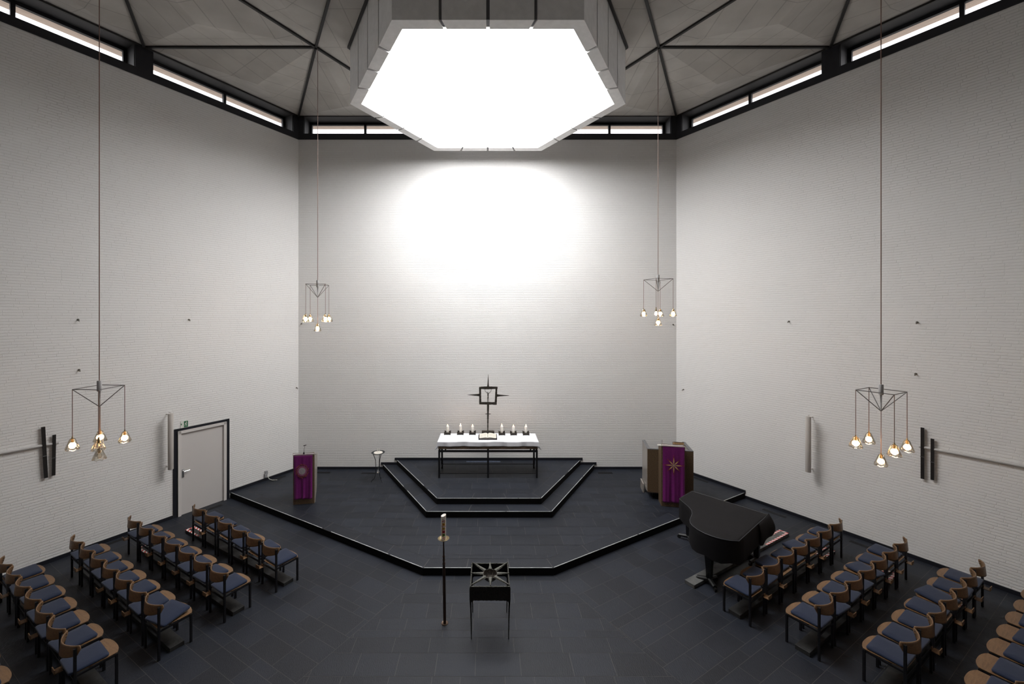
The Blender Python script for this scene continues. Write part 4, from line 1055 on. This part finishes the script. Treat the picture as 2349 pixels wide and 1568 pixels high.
m.add([(px0, -pd, 0), (px0+pw, -pd, 0), (px0+pw, -.0, 0), (px0, -.0, 0), (px0, -pd, 1.52), (px0+pw, -pd, 1.52), (px0+pw, .0, 1.42), (px0, .0, 1.42)], [(0, 3, 2, 1), (4, 5, 6, 7), (0, 1, 5, 4), (1, 2, 6, 5), (2, 3, 7, 6), (3, 0, 4, 7)])
pier = m.build('pier', GRANITE, pul, bevel=.004)
m = MB(); m.add([(px0-.01, -pd-.02, 1.522), (px0+pw+.01, -pd-.02, 1.522), (px0+pw+.01, .10, 1.40), (px0-.01, .10, 1.40), (px0-.01, -pd-.02, 1.545), (px0+pw+.01, -pd-.02, 1.545), (px0+pw+.01, .10, 1.425), (px0-.01, .10, 1.425)], [(0, 3, 2, 1), (4, 5, 6, 7), (0, 1, 5, 4), (1, 2, 6, 5), (2, 3, 7, 6), (3, 0, 4, 7)]); m.build('reading_board', PAPER, pul)
m = MB(); m.tube([(px0, -pd-.015, 1.54), (px0, -pd-.015, 1.575), (px0+pw, -pd-.015, 1.575), (px0+pw, -pd-.015, 1.54)], .007, 8); m.build('rail', BRASS, pul)
m = MB(); m.tube([(px0+.03, -pd+.05, 1.52), (px0+.03, -pd+.05, 1.66)], .005, 8); m.build('lamp_stem', CHROME, pul)
hb = drape('violet_hanging', pul.location, rzp, px0+.035, px0+pw-.015, -pd, 1.525, .115, 'violet hanging with an embroidered eight pointed star on the pulpit pier', .05, seed=5)
cc = (px0+.285, 1.06); y_ = -pd-.046
m = MB()
for i in range(8): petal(m, cc, PI/2+i*PI/4, .02, .265 if i % 2 == 0 else .23, .040, y_)
m.build('red_star', REDTHREAD, hb)
m = MB()
for i in range(8): petal(m, cc, PI/2+i*PI/4, .01, .24 if i % 2 == 0 else .205, .027, y_-.0012)
m.build('star_outline', DARKTHREAD, hb)
m = MB()
for i in range(8): petal(m, cc, PI/2+i*PI/4, .0, .20 if i % 2 == 0 else .165, .032, y_-.0024)
m.build('gold_star', GOLD, hb)
m = MB(); disc(m, cc, .016, y_-.0036, 16); m.build('star_centre', SILVERTHREAD, hb)
pb = empty('thick_book', (0, 0, 0)); Mp = Matrix.Translation(pul.location) @ Matrix.Rotation(rzp, 4, 'Z')
pb.location = Mp @ Vector((px0+.44, -.20, 1.525)); pb.rotation_euler = (-.32, 0, rzp); tag(pb, 'thick closed tan book lying on top of the pulpit', 'book')
m = MB(); m.box((-.12, -.08, .0), (.12, .09, .008)); m.box((-.12, -.08, .06), (.12, .09, .068)); m.box((-.12, .084, 0), (.12, .09, .068)); m.build('cover', LEATHER, pb)
m = MB(); m.box((-.113, -.074, .008), (.113, .084, .06)); m.build('pages', TANLEATHER, pb)

# ------------------------------------------------------------------ iron stand with a dish
ist = empty('iron_stand', (-3.17, 12.15, .14)); tag(ist, 'slender iron stand with a shallow dish left of the altar steps', 'stand')
for j in range(3):
    an_ = math.radians(200+j*120); d = Vector((math.cos(an_), math.sin(an_), 0)); m = MB()
    prof_ = [(.145, .81), (.11, .73), (.075, .62), (.065, .45), (.065, .28), (.09, .15), (.12, .08), (.17, .05), (.20, .0)]
    m.tube([d*r_+Vector((0, 0, z_)) for r_, z_ in prof_], .009, 8); m.build('leg', IRON, ist, smooth=True)
m = MB(); m.lathe([(0, .80), (.09, .802), (.16, .815), (.195, .835), (.19, .838), (.155, .82), (0, .808)], 36); m.build('dish', IRON, ist, smooth=True)
m = MB(); m.lathe([(0, .20), (.03, .21), (.045, .25), (.03, .29), (.008, .33), (.005, .44), (0, .44)], 16); m.build('glass_drop', GLASSBALL, ist, smooth=True)
m = MB(); m.lathe([(0, .84), (.125, .838), (.13, .825), (.09, .812), (0, .812)], 30); pd_ = m.build('white_plate', SAND, smooth=True); pd_.location = ist.location; tag(pd_, 'round white plate lying in the dish of the iron stand', 'plate')
for dx, lab in ((-.02, 'left thin white taper standing in the dish of the iron stand'), (.035, 'right thin white taper standing in the dish of the iron stand')):
    m = MB(); m.tube([(dx, 0, .838), (dx-.004*(1 if dx > 0 else -1), 0, .955)], .006, 8); t_ = m.build('taper_candle', WAX, smooth=True); t_.location = ist.location; tag(t_, lab, 'candle', 'tapers in the dish of the iron stand')

# ------------------------------------------------------------------ paschal candle
pcx, pcy = -.686, 6.73
cs = empty('candlestick', (pcx, pcy, .002)); cs.rotation_euler = (0, -.014, 0); tag(cs, 'tall slim brown candlestick standing on the floor in front of the platform', 'candlestick')
m = MB(); m.lathe([(0, .0), (.055, 0), (.057, .006), (.052, .010), (.040, .006), (0, .006)], 28); m.build('base_ring', mat('worn_copper_ring', (.13, .085, .06), .4, metal=.7), cs, smooth=True)
m = MB(); m.lathe([(.0, .006), (.024, .006), (.024, .55), (.022, .88), (.017, .94), (.026, .955), (.018, .975), (.014, 1.0), (.024, 1.02), (.015, 1.035), (.018, 1.06), (.024, 1.075), (.012, 1.09), (.013, 1.12), (.010, 1.34), (0, 1.34)], 20); m.build('pole', POLE, cs, smooth=True)
m = MB(); m.lathe([(0, 1.335), (.03, 1.337), (.07, 1.348), (.092, 1.368), (.088, 1.369), (.066, 1.353), (.03, 1.343), (0, 1.342)], 36); m.build('drip_pan', BRASS, cs, smooth=True)
pq = empty('paschal_candle', (pcx-.019, pcy, .002+1.344)); tag(pq, 'thick white Easter candle with coloured panels on the tall candlestick', 'candle')
H2 = .425; m = MB(); n_ = 28; R2 = .040; V3 = []; Fc = []
for z_ in (0, .02, None):
    for i in range(n_):
        t = 2*PI*i/n_; x, y = R2*math.cos(t), R2*math.sin(t); V3.append((x, y, z_ if z_ is not None else H2-.035+.035*(x/R2*.35+.1+.12*y/R2)))
V3.append((0.004, 0, H2-.05))
for j in range(2):
    for i in range(n_): Fc.append((j*n_+i, j*n_+(i+1) % n_, (j+1)*n_+(i+1) % n_, (j+1)*n_+i))
for i in range(n_): Fc.append((2*n_+i, 2*n_+(i+1) % n_, 3*n_))
Fc.append(tuple(range(n_-1, -1, -1))); m.add(V3, Fc); m.build('wax', WAX, pq, smooth=True, angle=40)
def wrap(m, x, z, off=.0012):   # flat x -> around the front of the candle
    t = -PI/2+x/R2; return ((R2+off)*math.cos(t), (R2+off)*math.sin(t), z)
def patch(x0, x1, z0, z1, M, name, off=.0012):
    m = MB(); K = 5
    for i in range(K):
        a_, b_ = x0+(x1-x0)*i/K, x0+(x1-x0)*(i+1)/K; m.add([wrap(m, a_, z0, off), wrap(m, b_, z0, off), wrap(m, b_, z1, off), wrap(m, a_, z1, off)], [(0, 1, 2, 3)])
    return m.build(name, M, pq)
tall = lambda v: v  # candle heights measured from its foot
patch(-.024, -.016, .075, .325, RED, 'cross_upright'); patch(-.055, .052, .225, .233, RED, 'cross_arm')
patch(-.012, .026, .240, .285, YELLOW, 'yellow_panel'); patch(-.012, .026, .175, .215, ORANGE, 'orange_panel'); patch(-.012, .026, .125, .165, RED, 'red_panel'); patch(-.012, .026, .075, .115, GREENC, 'green_panel')
patch(.000, .014, .186, .204, GREENC, 'green_mark', .0018); patch(-.006, .020, .142, .147, DARKTHREAD, 'dark_mark', .0018); patch(-.002, .016, .090, .100, DARKTHREAD, 'dark_mark', .0018)
patch(-.004, .004, .252, .276, RED, 'symbol', .0018); patch(.010, .018, .250, .270, RED, 'symbol', .0018)
def digits(txt, x, z, size, name):
    cu_ = bpy.data.curves.new('t', 'FONT'); cu_.body = txt; cu_.size = size; cu_.offset = .0011; to = bpy.data.objects.new('t', cu_); COL.objects.link(to)
    dg = bpy.context.evaluated_depsgraph_get(); me_ = bpy.data.meshes.new_from_object(to.evaluated_get(dg)); bpy.data.objects.remove(to)
    for v in me_.vertices: v.co = Vector(wrap(None, v.co.x*.8+x, v.co.y+z, .002))
    me_.materials.clear(); me_.materials.append(RED); o = bpy.data.objects.new(name, me_); o.parent = pq; COL.objects.link(o); return o
digits('2', -.017, .308, .056, 'numeral'); digits('0', .007, .292, .056, 'numeral'); digits('2', -.014, .034, .056, 'numeral'); digits('2', .010, .018, .056, 'numeral')

# ------------------------------------------------------------------ font table with bowl and star
ft = empty('font_table', (.040, 6.69, .002)); tag(ft, 'square rough bronze baptismal stand on four thin legs at the front centre of the floor', 'font')
s = .298; ZTOP = .805
for sx_ in (-1, 1):
    for sy in (-1, 1):
        m = MB(); x, y = sx_*s, sy*s
        m.tube([(x*.955, y*.965, 0), (x*.965, y*.975, .25), (x*.985, y*.985, .5), (x, y, .62), (x, y, .79)], [.007, .009, .012, .016, .017], 6); m.build('leg', BRONZEDK, ft)
for k in range(4):
    an_ = k*PI/2; Mr = Matrix.Rotation(an_, 4, 'Z'); m = MB(); N_ = 30; V3 = []; jr = random.Random(k)
    for i in range(N_+1):
        u_ = i/N_; x = -s-.004+(2*s+.008)*u_; e_ = min(u_, 1-u_)*2*s; zb2 = .60-(.06*max(0, 1-e_/.055)**2)+jr.uniform(-.004, .004); zt3 = ZTOP+jr.uniform(-.006, .005)
        for y in (-s-.010, -s+.010): V3 += [(x, y, zb2), (x, y, zt3)]
    Fc = []
    for i in range(N_):
        a_ = 4*i; b_ = a_+4; Fc += [(a_, b_, b_+1, a_+1), (a_+2, a_+3, b_+3, b_+2), (a_+1, b_+1, b_+3, a_+3), (a_, a_+2, b_+2, b_)]
    Fc += [(0, 1, 3, 2), (4*N_, 4*N_+2, 4*N_+3, 4*N_+1)]; m.add(V3, Fc, Mr); ap = m.build('apron', BRONZEDK, ft)
    m = MB(); V3 = []
    for i in range(N_+1): x = -s-.006+(2*s+.012)*i/N_; V3.append((x+jr.uniform(-.003, .003), -s+jr.uniform(-.004, .004), ZTOP+.004))
    m.tube([Mr @ Vector(v) for v in V3], [.008+jr.uniform(-.003, .003) for _ in V3], 6); m.build('rim', BRONZEEDGE, ap)
bowl = empty('font_bowl', (.045, 6.70, .002)); tag(bowl, 'round rough bronze bowl carried by an eight pointed star in the square stand', 'bowl')
m = MB(); m.lathe([(.122, .0), (.115, -.035), (.09, -.075), (.05, -.105), (0, -.115)], 32, (0, 0, ZTOP+.012)); m.lathe([(.122, .0), (.108, .002), (.10, -.03), (.078, -.065), (.04, -.09), (0, -.098)], 32, (0, 0, ZTOP+.012)); m.build('basin', BRONZE, bowl, smooth=True)
m = MB(); jr = random.Random(9)
for i in range(8):
    an_ = i*PI/4; ln = .415 if i % 2 else .305; K = 9; V3 = []; d = Vector((math.cos(an_), math.sin(an_))); n2_ = Vector((-d.y, d.x))
    for j in range(K+1):
        t = j/K; r_ = .108+(ln-.108)*t; w_ = .030*(1-t)+.005+jr.uniform(-.003, .003); c_ = d*r_
        for sg in (-1, 1): V3 += [(c_.x+n2_.x*w_*sg, c_.y+n2_.y*w_*sg, ZTOP+.010), (c_.x+n2_.x*w_*sg*.6, c_.y+n2_.y*w_*sg*.6, ZTOP+.026)]
    Fc = []
    for j in range(K):
        a_ = 4*j; b_ = a_+4; Fc += [(a_, b_, b_+1, a_+1), (a_+1, b_+1, b_+3, a_+3), (a_+3, b_+3, b_+2, a_+2), (a_+2, b_+2, b_, a_)]
    Fc += [(0, 1, 3, 2), (4*K, 4*K+2, 4*K+3, 4*K+1)]; m.add(V3, Fc)
m.build('star', BRONZEEDGE, bowl)

# ------------------------------------------------------------------ hanging lamps
def shade_mesh(m):
    n_ = 6; prof_ = [(.022, .004), (.034, -.006), (.042, -.03), (.056, -.07), (.074, -.115), (.083, -.140), (.082, -.152), (.066, -.162), (.060, -.160), (.074, -.149), (.076, -.140), (.068, -.114), (.050, -.07), (.036, -.03), (.028, -.008), (.018, .0)]
    V3 = []; K = 24
    for r_, z_ in prof_:
        for k in range(K):
            t = 2*PI*k/K; lob = 1+(.045 if z_ < -.03 else .02)*math.cos(n_*t); V3.append((r_*lob*math.cos(t), r_*lob*math.sin(t), z_-.006*(z_ < -.1)*math.cos(n_*t)))
    np_ = len(prof_); Fc = [(i*K+k, ((i+1) % np_)*K+k, ((i+1) % np_)*K+(k+1) % K, i*K+(k+1) % K) for i in range(np_) for k in range(K)]
    m.add(V3, Fc)
def chandelier(x, y, zf, zapex, rot, hd_, drop, cdrop, lab, off=(), bare=(), ceil_z=ZCEIL-.04):
    o = empty('hanging_lamp', (x, y, zf)); tag(o, lab, 'lamp', 'five bulb lamps hanging on long cords')
    cs_ = [Vector((hd_*math.cos(rot+i*PI/2), hd_*math.sin(rot+i*PI/2), 0)) for i in range(4)]; ap_ = Vector((0, 0, zapex-zf))
    m = MB(); m.tube([(0, 0, .09), (0, 0, ceil_z-zf)], .0065, 6); m.build('ceiling_cord', CORD, o)
    m = MB(); m.lathe([(0, .10), (.028, .10), (.03, .09), (.03, -.05), (.024, -.06), (0, -.06)], 16); m.tube([(0, 0, -.05), ap_*.98], .010, 8)
    m.build('hub', HUBGREY, o, smooth=True)
    m = MB()
    for i in range(4):
        m.tube([cs_[i], cs_[(i+1) % 4]], .006, 6); m.tube([cs_[i], ap_], .006, 6)
        m.tube([Vector((cs_[i].x*.0, cs_[i].y*.0, -.05))+Vector((.012*math.cos(i*PI/2), .012*math.sin(i*PI/2), 0)), ap_], .004, 5)
    m.build('wire_frame', WIREGREY, o)
    for i in range(5):
        p = cs_[i] if i < 4 else ap_; dl = drop if i < 4 else cdrop; q = p-Vector((0, 0, dl))
        m = MB(); m.tube([p, q], .0045, 6); m.build('pendant_cord', CORD, o)
        if i in bare:
            m = MB(); m.lathe([(0, .045), (.010, .045), (.012, .0), (.018, -.01), (.018, -.05), (0, -.05)], 12); so = m.build('socket', BRASS, o, smooth=True, loc=q)
            par = so
        else:
            m = MB(); shade_mesh(m); par = m.build('glass_shade', SHADEGLASS, o, smooth=True, loc=q); par.rotation_euler = (0, 0, i*.7)
            m = MB(); m.lathe([(0, .03), (.008, .03), (.010, .005), (.017, 0), (.017, -.055), (0, -.055)], 12); m.build('socket', BRASS, par, smooth=True)
        m = MB(); m.lathe([(0, -.052), (.013, -.055), (.024, -.075), (.031, -.10), (.027, -.126), (.014, -.140), (0, -.144)], 14); m.build('bulb', BULBOFF if i in off else BULB, par, smooth=True)
    return o
chandelier(-3.95, 9.74, 5.665, 5.366, R_(55), .30, .70, .62, 'far left hanging lamp with five lit glass shades near the back corner')
chandelier(3.975, 9.74, 5.79, 5.51, R_(-30), .32, .70, .63, 'far right hanging lamp near the back corner, one of its five bulbs without a shade', bare=(3,))
chandelier(-5.86, 6.32, 3.865, 3.574, R_(41), .29, .72, .64, 'near left hanging lamp in front of the left wall, two of its five bulbs unlit', off=(3, 4))
chandelier(5.945, 6.32, 3.81, 3.505, R_(-17), .315, .72, .66, 'near right hanging lamp in front of the right wall with five lit glass shades')
